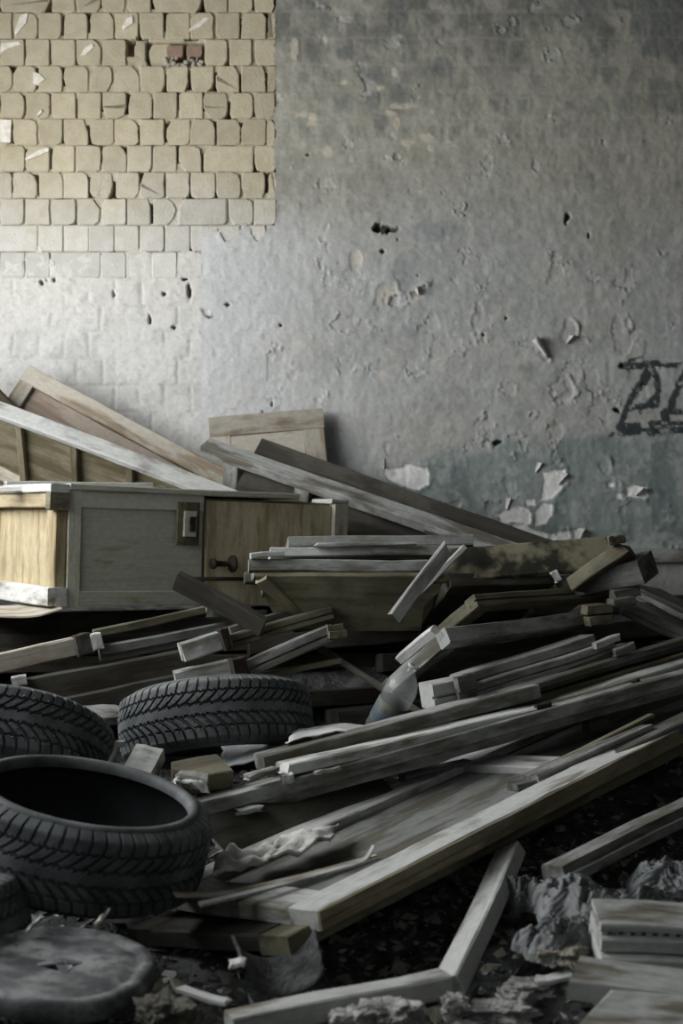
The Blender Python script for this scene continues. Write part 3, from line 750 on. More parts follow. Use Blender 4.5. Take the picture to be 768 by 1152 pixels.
# ================================================================== cabinet lying on its back
def cabinet():
    s = .70; ku = 1/math.sqrt(1+s*s)
    C0 = P(74, 682, 5.30)
    u = Vector((ku, s*ku, -.030)).normalized(); v = Vector((-s*ku, ku, 0)); v = (v-u*v.dot(u)).normalized(); w_ = u.cross(v)
    root = link('cabinet', None, None, None, basis(C0, u, v, w_))
    tag(root, 'long grey-green painted cabinet lying on its side with ochre plywood panels and a lock plate', 'cabinet')
    H, L, D = .445, 1.27, .52
    def bx(name, x0, y0, z0, x1, y1, z1, mat, parent=root, axis='x'):
        if axis == 'x':
            return link(name, board_mesh(x1-x0, y1-y0, z1-z0, 'rect', nseed(), wear=.6), mat, parent, LT(x0, y0, z1))
        if axis == 'z':    # board runs upright
            me = board_mesh(z1-z0, y1-y0, x1-x0, 'rect', nseed(), wear=.6)
            return link(name, me, mat, parent, basis((x0, y0, z0), Vector((0, 0, 1)), Vector((0, 1, 0)), Vector((-1, 0, 0))))
        if axis == 'y':
            me = board_mesh(y1-y0, x1-x0, z1-z0, 'rect', nseed(), wear=.6)
            return link(name, me, mat, parent, LT(x1, y0, z1) @ RZ90)
    bx('body', .03, .03, .02, L-.02, D, H-.02, M_ply2)
    # grey door with its applied border
    d = bx('door', .0, .004, .004, .575, .03, H-.012, M_cab)
    bx('border', .0, -.004, .0, .052, .006, H, M_cab, d_root(root), 'z')
    bx('border', .052, -.004, H-.075, .573, .006, H-.012, M_cab, root)
    bx('border', .052, -.004, .0, .573, .006, .055, M_cab, root)
    # plywood door on the right, dark slot between
    bx('door', .592, .008, .0, L-.075, .03, H-.03, M_ply3, root, 'z')
    bx('corner_post', L-.072, -.012, .0, L, .06, H-.022, M_tan, root, 'z')
    bx('corner_cap', L-.085, -.012, H-.022, L, .14, H-.004, M_white, root)
    # top board overhanging the front
    bx('top_board', .0, -.016, H-.012, 1.02, D, H+.012, M_cab, root)
    # end frame on the left with its recessed panel
    bx('end_rail', -.078, -.012, H-.022, -.002, D+.25, H+.010, M_white, root, 'y')
    bx('end_rail', -.066, .03, H-.078, -.006, D+.25, H-.022, M_ply, root, 'y')
    bx('corner_block', -.080, -.014, H-.088, -.002, .03, H-.022, M_olive, root, 'y')
    bx('end_rail', -.078, -.012, .0, -.002, D+.25, .070, M_white, root, 'y')
    bx('end_stile', -.05, .002, .070, -.004, .085, H-.075, M_ply, root, 'z')
    bx('end_stile', -.05, D+.1, .070, -.004, D+.25, H-.075, M_ply, root, 'z')
    bx('end_panel', -.022, .085, .070, -.010, D+.1, H-.075, M_ply, root, 'z')
    # lock plate
    pl = bx('lock_plate', .452, -.014, .235, .552, -.004, .405, M_olive, root, 'z')
    link('lock_case', board_mesh(.10, .012, .055, 'rect', nseed()), M_cab, pl, basis((.035, -.012, -.025), Vector((1, 0, 0)), Vector((0, 1, 0)), Vector((0, 0, 1))))
    link('keyhole', board_mesh(.058, .010, .026, 'rect', nseed()), M_rust, pl, basis((.055, -.018, -.048), Vector((1, 0, 0)), Vector((0, 1, 0)), Vector((0, 0, 1))))
    for (sx, sz) in ((.012, .012), (.158, .012), (.012, .088), (.158, .088)):
        V, F = lathe([(.0, .003), (.004, .003), (.005, 0)], 10)
        link('screw', mesh_np('screw', V, F), M_steel, pl, basis((sx, -.001, -sz), Vector((1, 0, 0)), Vector((0, 0, 1)), Vector((0, -1, 0))))
    # spool-shaped knob and the rod under it
    V, F = lathe([(0, 0), (.022, 0), (.022, .012), (.012, .02), (.011, .075), (.02, .085), (.034, .09), (.034, .1), (0, .1)], 20)
    kn = link('knob', mesh_np('knob', V, F, True), M_rust, root, basis((.600, -.035, .165), Vector((0, 0, 1)), Vector((0, 1, 0)), Vector((1, 0, 0))))
    V, F = lathe([(0, 0), (.008, 0), (.008, .36), (0, .36)], 12)
    link('bolt_rod', mesh_np('bolt_rod', V, F, True), M_rust, root, basis((.50, -.025, .105), Vector((0, 0, 1)), Vector((0, 1, 0)), Vector((1, 0, 0))))
    # worn print marks on the grey door
    return root, u, v, w_, C0
def d_root(r): return r
CAB = cabinet()
# laths lying on the cabinet
for (A, B, w, t, mat, lab) in [((8, 541, 5.62), (172, 543, 5.85), .07, .028, M_white, 'white lath with a dark cut end lying along the top of the cabinet'),
                               ((-30, 549, 5.50), (74, 546, 5.45), .05, .02, M_white, 'pale lath lying at the left end of the cabinet top'),
                               ((40, 544, 5.52), (100, 547, 5.50), .04, .03, M_olive, 'short olive batten lying at the front corner of the cabinet top')]:
    plank('lath', A, B, w, t, mat, lab, 'lath')
# curled veneer hanging under the cabinet
def strip_mesh(pts, w, t, wdir=Vector((0, 1, 0)), taper=1.0):
    V = []; F = []
    n = len(pts)
    for i, p in enumerate(pts):
        k = 1-(1-taper)*i/(n-1)
        for (a, b_) in ((0, 0), (w*k, 0), (w*k, -t), (0, -t)):
            q = p+wdir*a+Vector((0, 0, 1))*b_
            V.append(q)
    for i in range(n-1):
        for k in range(4):
            k2 = (k+1) % 4; F.append((i*4+k, i*4+k2, (i+1)*4+k2, (i+1)*4+k))
    F.append((3, 2, 1, 0)); F.append(tuple((n-1)*4+k for k in range(4)))
    return V, F
def strip(name, pix, w, t, mat, label, cat, wdir=Vector((0, 1, 0)), taper=1.0, sub=6):
    pts = [P(*p) for p in pix]
    out = []
    for i in range(len(pts)-1):          # Catmull-Rom through the points
        p0 = pts[max(i-1, 0)]; p1 = pts[i]; p2 = pts[i+1]; p3 = pts[min(i+2, len(pts)-1)]
        for k in range(sub):
            t_ = k/sub
            out.append(.5*((2*p1)+(-p0+p2)*t_+(2*p0-5*p1+4*p2-p3)*t_*t_+(-p0+3*p1-3*p2+p3)*t_**3))
    out.append(pts[-1]); o0 = out[0].copy()
    V, F = strip_mesh([p-o0 for p in out], w, t, wdir, taper)
    o = link(name, mesh_np(name, V, F), mat, None, Matrix.Translation(o0))
    return tag(o, label, cat)
strip('veneer_sheet', [(-30, 690, 5.25), (10, 693, 5.22), (42, 692, 5.2), (70, 684, 5.22)], .35, .006, M_tan, 'thin curled veneer sheet sagging under the left end of the cabinet', 'veneer', Vector((-.4, .9, .05)).normalized())
strip('veneer_scrap', [(142, 551, 5.5), (158, 549, 5.52), (172, 550, 5.54), (180, 546, 5.56), (188, 551, 5.58)], .06, .004, M_paper, 'curled white paper scrap lying on top of the cabinet', 'paper')

# ================================================================== stack of leaves in the middle (front edges raised)
leaf('door_leaf', (324, 603, 5.22), (532, 601, 5.30), .62, .040, M_grey, 'top grey door leaf of the middle stack, split across near its left end', 'door leaf', pitch=-17, stile=.08, rails=(0, 1), panel=M_dgrey, panel_drop=.2)
leaf('door_leaf', (304, 615, 5.12), (520, 613, 5.20), .62, .036, M_white, 'second door leaf from the top of the middle stack, with a notched pale edge', 'door leaf', pitch=-17, stile=.08, rails=(0, 1), panel=M_dgrey, panel_drop=.2)
leaf('door_leaf', (280, 629, 5.02), (505, 630, 5.10), .40, .042, M_grey, 'lowest door leaf of the middle stack, with a long pale front edge', 'door leaf', pitch=-10, stile=.07, rails=(0.04, 1), railw=.12, panel=M_dgrey, panel_drop=.35, panel_t=.4)
M_hopper = wood('dull_olive_panel_wood', (0.30, 0.28, 0.19), (0.22, 0.195, 0.125), 0.5, 0.45, (0.06, 0.055, 0.04))
plank('olive_panel_board', (286, 643, 5.03), (512, 643, 5.09), .27, .022, M_hopper, 'olive board narrowing downwards, hanging under the lowest leaf of the middle stack', 'board', pitch=-52, slope=(.66, -.70))
plank('olive_cleat', (300, 646, 5.02), (352, 694, 5.18), .05, .02, M_ply2, 'olive cleat running down the left side of the narrowing olive board', 'cleat', pitch=-60)
plank('split_lath', (348, 611, 5.10), (470, 609, 5.14), .04, .012, M_white, 'thin split lath wedged between the top two leaves of the middle stack', 'lath', pitch=-10, broken=(.05, .02))
plank('small_block', (282, 622, 5.0), (320, 619, 5.02), .05, .020, M_white, 'small pale block on the left end of the middle stack', 'block')

plank('broken_plank', (436, 694, 4.86), (502, 608, 4.84), .025, .046, M_grey, 'broken whitewashed plank standing slantwise in front of the stained leaf', 'plank', pitch=14, broken=(.03, .04))
plank('broken_lath', (462, 672, 4.96), (522, 612, 4.98), .018, .020, M_white, 'thin pale lath standing slantwise just right of the broken whitewashed plank', 'lath', broken=(.0, .02))
M_stained = mottled('water_stained_olive_wood', (0.025, 0.024, 0.017), (0.24, 0.22, 0.145), 7, 0.85, lo=.42, hi=.58)
plank('stained_leaf', (488, 654, 4.98), (684, 640, 5.02), .125, .028, M_stained, 'olive door leaf with dark water stains, tilted up to the right of the middle stack', 'door leaf', pitch=64, slope=(.25, .12))
br = plank('broken_rail', (636, 650, 5.00), (700, 606, 4.86), .10, .052, M_olive, 'stubby olive rail with a splintered end, jutting up to the right of the stained leaf', 'rail', pitch=-30, broken=(0, .05))
plank('splinter', (684, 604, 4.84), (706, 600, 4.86), .05, .03, M_olive, None, None, broken=(.02, .03), parent=br)

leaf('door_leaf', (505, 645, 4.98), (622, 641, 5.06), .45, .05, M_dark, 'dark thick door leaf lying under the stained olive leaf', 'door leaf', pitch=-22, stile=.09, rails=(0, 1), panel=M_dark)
bb = plank('box_beam', (622, 650, 5.08), (716, 631, 4.86), .12, .085, M_dgrey, 'short dark square timber with its sawn end towards the viewer, by the wall trim', 'beam', pitch=8)
plank('paint_chip', (617, 646, 4.9), (626, 641, 4.9), .03, .04, M_white, None, None, broken=(.02, .0), parent=bb)

ws1 = leaf('window_casement', (533, 668, 4.80), (694, 657, 5.18), .40, .046, M_olive, 'yellowish window sash with a pale left end, upper one of the right-hand pair', 'window casement', pitch=-30, stile=.06, rails=(0, 1), railw=.07, horn=.0, profile='groove')
ws2 = leaf('window_casement', (500, 706, 4.66), (664, 686, 5.04), .44, .056, M_grey, 'grey window sash with a dark smooth underside, lower one of the right-hand pair', 'window casement', pitch=-29, stile=.06, rails=(0, 1), railw=.06, panel=M_dgrey, horn=.0)
plank('sash_end', (492, 716, 4.74), (452, 748, 5.0), .03, .035, M_white, 'pale lath edge running down beneath the lower sash towards the plastic bottle', 'lath')
for (A, B, m_, pr_) in [((658, 681, 4.86), (690, 679, 4.88), M_olive, ws2), ((662, 694, 4.86), (691, 691, 4.88), M_olive, ws2),
                        ((690, 664, 4.90), (722, 659, 4.92), M_dgrey, ws1), ((688, 674, 4.88), (716, 670, 4.9), M_dgrey, ws1)]:
    plank('tenon', A, B, .06, .033, m_, None, None, broken=(.01, .01), parent=pr_)

# boards sloping away at the right edge
for (A, B, t, mat, lab) in [((706, 655, 5.5), (800, 700, 5.2), .05, M_dgrey, 'uppermost of three dark boards sloping down at the right edge below the wall trim'),
                            ((712, 663, 5.38), (800, 706, 5.1), .022, M_grey, 'pale-edged middle board of three sloping down at the right edge'),
                            ((700, 676, 5.25), (800, 722, 5.0), .05, M_dgrey, 'lowest of three boards sloping down at the right edge, with a slotted face')]:
    plank('sloping_board', A, B, .22, t, mat, lab, 'board', pitch=12, profile='groove' if t > .03 else 'rect')

# second stack: sashes with their stepped edges, right of the bottle
sb1 = plank('sash_bar', (520, 759, 4.60), (668, 714, 4.82), .09, .034, M_grey, 'top bar of the sash stack right of the bottle, grey and straight', 'bar')
sb2 = plank('sash_bar', (528, 772, 4.56), (690, 721, 4.80), .10, .046, M_grey, 'second bar of the sash stack right of the bottle, thicker with a grooved face', 'bar', profile='groove')
plank('sash_bar', (540, 790, 4.52), (712, 722, 4.82), .08, .02, M_dgrey, 'thin dark bar at the bottom of the sash stack right of the bottle', 'bar')
sp = plank('sash_post', (486, 770, 4.50), (534, 760, 4.56), .10, .082, M_white, 'short square post with a whitewashed end facing left, beside the bottle', 'post', profile='groove')
plank('strap', (514, 762, 4.48), (534, 757, 4.50), .04, .09, M_dgrey, None, None, profile='step', parent=sp)
plank('tenon', (668, 724, 4.72), (698, 712, 4.74), .04, .025, M_grey, None, None, broken=(.01, .01), parent=sb1)
plank('tenon', (690, 731, 4.70), (714, 722, 4.72), .04, .025, M_grey, None, None, broken=(.01, .01), parent=sb2)

# long bars and beams running up to the right
plank('long_bar', (540, 786, 4.44), (800, 710, 4.92), .07, .036, M_dgrey, 'long grey bar running to the right edge just above the olive strip', 'bar', profile='step')
plank('olive_strip', (470, 820, 4.40), (800, 727, 4.86), .08, .045, M_olive, 'olive strip wedged between the long grey bar and the pale long beam', 'strip')
plank('long_beam', (296, 851, 4.16), (606, 770, 4.50), .10, .045, M_grey, 'long grey beam with a flaked face, behind the pale rail under the bottle', 'beam')
prl = plank('pale_rail', (320, 861, 4.08), (616, 794, 4.42), .09, .034, M_white, 'pale painted rail with a broken left end and square block at its right end', 'rail', broken=(.02, 0))
ub = plank('notched_beam', (616, 792, 4.47), (800, 737, 4.70), .10, .026, M_grey, 'grey beam with notched edge continuing from the pale rail to the right edge', 'beam')
plank('frame_beam', (228, 903, 3.98), (800, 748, 4.62), .12, .070, M_grey, 'long window-frame beam running from beside the near tyre up to the right edge', 'beam', profile='step')
plank('corner_cap', (604, 793, 4.40), (620, 789, 4.42), .02, .032, M_rust, None, None, parent=prl)
plank('hinge', (711, 766, 4.55), (719, 763, 4.56), .02, .032, M_rust, None, None, parent=ub)
plank('peg', (318, 872, 4.05), (330, 870, 4.06), .03, .028, M_white, None, None, parent=prl)
plank('broken_lath', (276, 874, 4.02), (318, 862, 4.06), .06, .014, M_grey, 'short broken lath lying left of the pale rail', 'lath', broken=(.02, .02))
plank('broken_lath', (352, 869, 4.02), (385, 862, 4.06), .02, .010, M_white, 'splinter of white lath between the pale rail and the window beam', 'lath', broken=(.03, .01))

# frames below the cabinet on the left
fp = plank('frame_post', (-30, 742, 4.86), (86, 717, 4.98), .12, .064, M_tan, 'thick peeling frame post at the left edge under the cabinet', 'post')
plank('hinge', (84, 715, 4.94), (101, 711, 4.96), .07, .075, M_dark, None, None, parent=fp)
plank('block', (101, 714, 4.95), (113, 711, 4.96), .06, .058, M_white, None, None, parent=fp)
tl = plank('top_lath', (106, 709, 5.02), (236, 681, 5.16), .05, .028, M_olive, 'olive lath on top of the frame stack under the cabinet', 'lath')
plank('splintered_end', (232, 681, 5.10), (256, 682, 5.12), .05, .045, M_grey, None, None, broken=(.02, .03), parent=tl)
plank('frame_bar', (113, 727, 4.98), (256, 700, 5.14), .07, .055, M_dgrey, 'dark grey bar below the olive lath under the cabinet', 'bar', profile='step')
db = plank('dark_beam', (24, 766, 4.82), (206, 732, 5.0), .12, .085, M_dark, 'dark long beam behind the left tyre under the frame post', 'beam')
plank('end_piece', (12, 762, 4.78), (29, 759, 4.79), .05, .034, M_white, None, None, parent=db)
plank('dark_beam', (60, 788, 4.78), (210, 757, 4.95), .12, .06, M_dark, 'lower dark beam just above the right-hand tyre', 'beam')
fb1 = plank('frame_block', (203, 724, 4.90), (248, 710, 4.94), .09, .066, M_white, 'whitish square frame end with dark iron clip, upper one above the studded tyre', 'block')
plank('clip', (247, 708, 4.90), (256, 705, 4.91), .06, .078, M_rust, None, None, parent=fb1)
plank('frame_bar', (256, 715, 4.96), (372, 682, 5.10), .07, .046, M_olive, 'olive bar leading right from the upper whitish frame end', 'bar', profile='groove')
plank('frame_bar', (258, 705, 5.04), (330, 684, 5.14), .06, .03, M_dgrey, 'dark short bar behind the upper olive bar', 'bar')
fb2 = plank('frame_block', (196, 756, 4.84), (262, 742, 4.88), .09, .080, M_white, 'whitish square frame end directly above the studded tyre, lower of the two', 'block')
plank('clip', (261, 742, 4.84), (276, 738, 4.86), .06, .085, M_rust, None, None, parent=fb2)
fb3 = plank('frame_bar', (276, 743, 4.90), (372, 702, 5.02), .08, .060, M_grey, 'grey grooved bar with a lit tip, right of the lower whitish frame end', 'bar', profile='groove')
plank('tip', (370, 704, 4.98), (392, 702, 5.0), .05, .048, M_olive, None, None, profile='stepup', broken=(0, .02), parent=fb3)
plank('ochre_lath', (284, 760, 4.96), (384, 740, 5.06), .05, .022, M_ply2, 'thin ochre lath in the dark hollow below the grey grooved bar', 'lath')
plank('leaning_board', (204, 641, 5.02), (302, 694, 4.98), .075, .03, M_dark, 'dark olive board leaning slantwise across the cabinet front', 'board', pitch=-58)
plank('blue_lath', (356, 722, 5.12), (486, 806, 4.86), .03, .025, M_dgrey, 'thin bluish-grey lath slanting down through the dark hollow behind the bottle', 'lath')

# hidden middle of the heap: leaves the others rest on
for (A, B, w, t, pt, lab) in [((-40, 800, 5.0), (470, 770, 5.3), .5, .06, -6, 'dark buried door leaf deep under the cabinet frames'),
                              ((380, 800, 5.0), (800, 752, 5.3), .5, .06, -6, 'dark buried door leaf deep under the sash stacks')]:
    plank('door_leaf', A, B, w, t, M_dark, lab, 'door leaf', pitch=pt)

for (A, B, w, t, pt, m_, lab) in [((560, 712, 5.3), (790, 690, 5.5), .3, .07, -10, M_dark, 'added dark filler board in the hollow between the grey casement and the sloping boards'),
                                  ((430, 735, 5.45), (740, 722, 5.6), .3, .07, -6, M_dark, 'added dark filler board deep behind the sash bars'),
                                  ((600, 676, 5.6), (800, 668, 5.7), .25, .06, -6, M_dark, 'added dark filler board behind the square timber at the foot of the wall'),
                                  ((280, 716, 5.5), (480, 700, 5.6), .3, .07, -8, M_dark, 'added dark filler board in the hollow under the middle stack')]:
    plank('dark_board', A, B, w, t, m_, lab, 'board', pitch=pt)  # added fillers: dark boards stand in for deep shade in the gaps

# ================================================================== big door in the foreground
leaf('door_leaf', (356, 1025, 3.20), (905, 748, 4.95), .62, .046, M_white,
     'large whitish panelled door lying in the foreground, dusty plaster on its sunk panel', 'door leaf', pitch=2.5, stile=.105, rails=(0, .5, 1), railw=.12, panel=M_dgrey, panel_drop=.55, panel_t=.35, edging=M_ply2)
leaf('door_leaf', (322, 1053, 3.17), (880, 776, 4.92), .60, .045, M_dark,
     'second door lying directly under the large whitish door, olive edge showing', 'door leaf', pitch=-2, stile=.10, rails=(0, .5, 1), railw=.12, panel=M_dgrey, front=M_olive)  # dark wood here also stands in for the shadow on its end
plank('dark_board', (262, 962, 3.86), (446, 893, 4.22), .16, .02, M_dark, 'dark board with a thin lit edge, between the window beam and the large door', 'board', pitch=38)
plank('thin_lath', (600, 869, 4.12), (736, 803, 4.42), .03, .012, M_olive, 'thin olive lath lying on the boards at the far end of the large door', 'lath')
plank('grooved_bar', (604, 872, 4.04), (734, 815, 4.34), .07, .026, M_grey, 'grey grooved bar lying on the far end of the large door', 'bar', profile='groove')
plank('grooved_bar', (578, 884, 4.02), (640, 869, 4.08), .06, .02, M_dgrey, 'short dark bar end lying on the large door beside the grooved bar', 'bar', broken=(.02, .01))
plank('grey_board', (664, 862, 4.10), (800, 796, 4.42), .10, .035, M_dgrey, 'dark grey board lying along the far right end of the large door', 'board')
plank('notched_block', (662, 808, 4.56), (684, 806, 4.58), .05, .05, M_dgrey, 'small dark notched block in the hollow under the window beam', 'block')
plank('comb_lath', (456, 872, 4.30), (530, 855, 4.40), .05, .022, M_dgrey, 'dark toothed lath under the middle of the window beam', 'lath', profile='step')
strip('veneer_strip', [(198, 1008, 3.28), (250, 1006, 3.36), (330, 988, 3.48), (424, 962, 3.62)], .030, .004, M_tan, 'yellowish veneer strip peeling across the left end of the large door', 'veneer', Vector((-.4, .9, .1)).normalized(), .3)
strip('veneer_strip', [(226, 1018, 3.26), (300, 1000, 3.36), (380, 978, 3.46), (410, 968, 3.50), (421, 952, 3.54)], .022, .006, M_white, 'white veneer strip with an upturned tip lying on the large door', 'veneer', Vector((-.4, .9, .1)).normalized(), .6)

# ================================================================== corner frame in the foreground
def corner_frame():
    A1, B1 = P(262, 1146, 2.80), P(508, 1098, 2.98)
    M1, L1 = frame_of(A1, B1, 0)
    root = link('frame_corner', None, None, None, Matrix.Translation(B1))
    tag(root, 'white L-shaped corner of a wooden frame lying in front of the large door', 'frame')
    T = Matrix.Translation(-B1)
    link('rail', board_mesh(L1, .062, .047, 'rect', nseed()), M_white, root, T @ M1)
    M2, L2 = frame_of(P(514, 1097, 2.985), P(584, 944, 3.72), 0)
    link('stile', board_mesh(L2, .068, .045, 'rect', nseed(), (0, .02)), M_white, root, T @ M2)
corner_frame()
plank('diagonal_bar', (640, 974, 3.42), (820, 886, 3.95), .085, .046, M_grey, 'grey double-edged bar slanting up to the right edge over the plastic bags', 'bar', profile='stepup')

# boards stacked in the lower right corner
def toothed_board():
    M, L = frame_of(P(676, 1041, 2.96), P(830, 1046, 2.96), 12)
    root = link('toothed_board', None, None, None, M)
    tag(root, 'pale toothed strip on top of the board stack in the lower right corner', 'board')
    link('base', board_mesh(L, .12, .016, 'rect', nseed()), M_white, root, LT(0, 0, 0))
    n = 12
    for i in range(n):
        link('tooth', board_mesh(L/n*.55, .03, .014, 'rect', nseed()), M_white, root, LT(L/n*i+.002, .004, -.016))
    return root
toothed_board()
plank('stacked_board', (677, 1056, 2.95), (830, 1062, 2.95), .14, .030, M_white, 'pale board just under the toothed strip in the lower right corner', 'board', pitch=10)
plank('stacked_board', (677, 1077, 2.94), (830, 1084, 2.94), .16, .040, M_white, 'worn pale board at the bottom of the toothed stack, lower right corner', 'board', pitch=10)
plank('back_board', (728, 1036, 3.05), (830, 1040, 3.05), .06, .02, M_grey, 'short grey board behind the toothed strip, by the plastic bag', 'board')
plank('flat_board', (640, 1104, 2.78), (830, 1128, 2.78), .11, .042, M_white, 'flat whitish board lying just below the toothed stack', 'board', pitch=12, slope=(.35, 0))
plank('front_board', (640, 1162, 2.62), (850, 1180, 2.58), .16, .035, M_white, 'nearest whitish board with a pointed split end at the bottom right corner', 'board', pitch=14, slope=(.45, 0), broken=(.03, 0))

# ================================================================== tyres
def tyre_meshes():
    R = .315; NT = 1508; n_p = 58
    # tread cross-section (y axial, r radial)
    yk = np.concatenate([np.linspace(-.103, -.088, 6)[:-1], np.linspace(-.088, .088, 74), np.linspace(.088, .103, 6)[1:]])
    th = np.arange(NT)/NT*2*np.pi
    TH, Y = np.meshgrid(th, yk, indexing='ij')
    ay = np.abs(Y)
    r = R-.010*(ay/.088)**2.4
    r = np.where(ay > .084, r-(.030)*np.clip((ay-.084)/.019, 0, 1)**1.7, r)
    a = TH/(2*np.pi)*n_p                      # in pitches
    q = np.clip(1-ay/.088, 0, 1)
    up = Y > 0
    sweep = 2.6*q**2.3
    ph = np.where(up, a+sweep, a+.5+sweep)
    f = ph-np.floor(ph)
    wid = np.where(ay > .052, .10, .12+.05*q)
    g1 = ((f < wid) | (f > 1-wid)) & (ay > .012)
    # zigzag channels round the tread
    zz = np.abs((a*2-np.floor(a*2))-.5)*2
    g2 = np.abs(ay-(.016+.006*zz)) < .0026
    g3 = (np.abs(ay-(.052+.005*zz)) < .0022) & (np.abs(f-.5) < .40)
    # shoulder slots
    ph2 = a+np.where(up, .0, .5)+.5+sweep*.4; f2 = ph2-np.floor(ph2)
    g4 = (np.abs(f2-.5) < .05) & (ay > .068) & (ay < .092)
    G = (g1 | g2 | g3 | g4)
    depth = .0105*np.clip((.104-ay)/.012, 0, 1)
    # fine sipes across the blocks
    s = (a*7+Y*90); sip = np.abs((s-np.floor(s))-.5) < .10
    rr = r-np.where(G, depth, np.where(sip & (ay < .08), .0011, 0))
    V = np.stack([rr*np.cos(TH), rr*np.sin(TH), Y], -1).reshape(-1, 3)
    tread = grid_mesh('tread', V, NT, len(yk), smooth=False, wrap=True)
    def side(sg):
        prof = [(.2745, .1025), (.270, .1045), (.268, .1075), (.262, .1085), (.252, .1075), (.248, .1090), (.240, .1085), (.228, .105), (.216, .099), (.210, .094), (.2085, .091), (.203, .089), (.199, .083), (.200, .076)]
        V, F = lathe([(p[0], sg*p[1]) for p in prof], 128)
        if sg < 0: F = [f_[::-1] for f_ in F]
        return mesh_np('sidewall', V, F, True)
    prof = [(.200, .076), (.206, .070), (.222, .085), (.245, .096), (.270, .093), (.288, .080), (.296, .05), (.299, 0), (.296, -.05), (.288, -.080), (.270, -.093), (.245, -.096), (.222, -.085), (.206, -.070), (.200, -.076)]
    V, F = lathe(prof, 96)
    liner = mesh_np('inner_liner', V, F, True)
    bm = bmesh.new()
    rs = random.Random(3)
    for i in range(n_p):
        for sgn in (1, -1):
            for yy in (.062, .036):
                if rs.random() < .25: continue
                t = (i+rs.uniform(.15, .4)+(0 if sgn > 0 else .5)-2.6*max(0, 1-yy/.088)**2.3+.35)/n_p*2*math.pi
                rad = R-.010*(yy/.088)**2.4
                c = Vector((rad*math.cos(t), rad*math.sin(t), sgn*yy))
                q_ = bmesh.ops.create_icosphere(bm, subdivisions=1, radius=.0032)
                for v in q_['verts']: v.co = v.co+c
    st = bpy.data.meshes.new('stud'); bm.to_mesh(st); bm.free()
    return tread, side(1), side(-1), liner, st
TY = tyre_meshes()
def wide_side(sg):
    prof = [(.2745, .1025), (.272, .106), (.268, .1085), (.262, .110), (.256, .109), (.251, .105), (.248, .098), (.247, .090), (.249, .082)]
    V, F = lathe([(p[0], sg*p[1]) for p in prof], 128)
    if sg < 0: F = [f_[::-1] for f_ in F]
    return mesh_np('sidewall', V, F, True)
WS = (wide_side(1), wide_side(-1))
V, F = lathe([(.249, .082), (.262, .086), (.280, .080), (.292, .05), (.296, 0), (.292, -.05), (.280, -.080), (.262, -.086), (.249, -.082)], 96)
WL = mesh_np('inner_liner', V, F, True)
def tyre(c, axis, spin, label, scale=1.0, studs=True, wide=False):
    axis = Vector(axis).normalized()
    x = Vector((1, 0, 0)); x = (x-axis*x.dot(axis)).normalized(); y = axis.cross(x)
    M = basis(c, x, y, axis) @ Matrix.Rotation(spin, 4, 'Z') @ Matrix.Scale(scale, 4)
    root = link('tyre', None, None, None, M)
    tag(root, label, 'tyre', 'discarded car tyres')
    link('tread', TY[0], M_rubber, root); link('sidewall', WS[0] if wide else TY[1], M_rubber, root); link('sidewall', WS[1] if wide else TY[2], M_rubber, root)
    link('inner_liner', WL if wide else TY[3], M_liner, root)
    if studs: tag(link('stud', TY[4], M_stud, root), kind='stuff')
    return root
tyre(P(243, 814, 4.62), (-.10, .29, .95), .3, 'studded winter tyre lying tilted below the whitish frame ends, tread towards the viewer')
tyre(P(6, 850, 4.15), (.04, .52, .85), 1.1, 'tyre at the left edge with swept tread, behind the nearest tyre')
tyre(P(92, 936, 3.50), (.20, -.08, .97), 2.0, 'nearest large tyre lying flat with its dark opening facing up', studs=False, wide=True)
tyre(P(-126, 1072, 3.15), (-.25, .1, .95), .6, 'tyre cut off by the left edge beside the round black lid')

# ================================================================== round lid
def lid():
    prof = [(0, -.004), (.022, -.005), (.026, .004), (.034, .006), (.10, .006), (.135, .009), (.150, .004), (.160, .004), (.168, .011), (.183, .012), (.192, .006), (.196, -.006), (.194, -.030), (.186, -.034), (.170, -.028), (0, -.028)]
    V, F = lathe(prof, 96)
    V = [(v[0]*(1+.01*math.sin(5*math.atan2(v[1], v[0]))), v[1], v[2]+.0025*math.sin(3*math.atan2(v[1], v[0])+1)*math.hypot(v[0], v[1])/.19) for v in V]
    ax = Vector((.06, -.10, .99)).normalized(); x = Vector((1, 0, 0)); x = (x-ax*x.dot(ax)).normalized(); y = ax.cross(x)
    root = link('round_lid', mesh_np('round_lid', V, F, True), M_lid, None, basis(P(68, 1088, 2.92), x, y, ax))
    tag(root, 'round worn black lid with a torn hole in its middle, lying at the bottom left', 'lid')
    bm = bmesh.new()
    for k, a in enumerate((.3, 2.6, 3.3, 5.1)):
        q = bmesh.ops.create_cube(bm, size=1)
        for v in q['verts']:
            w = v.co
            p = Vector((w.x*.05+.022, w.y*.016*(1.2-w.x), w.z*.004+.004+.010*max(0, .5-w.x)))
            v.co = Matrix.Rotation(a, 3, 'Z') @ p
    me = bpy.data.meshes.new('torn_rim'); bm.to_mesh(me); bm.free()
    link('torn_rim', me, M_rubber, root)
lid()

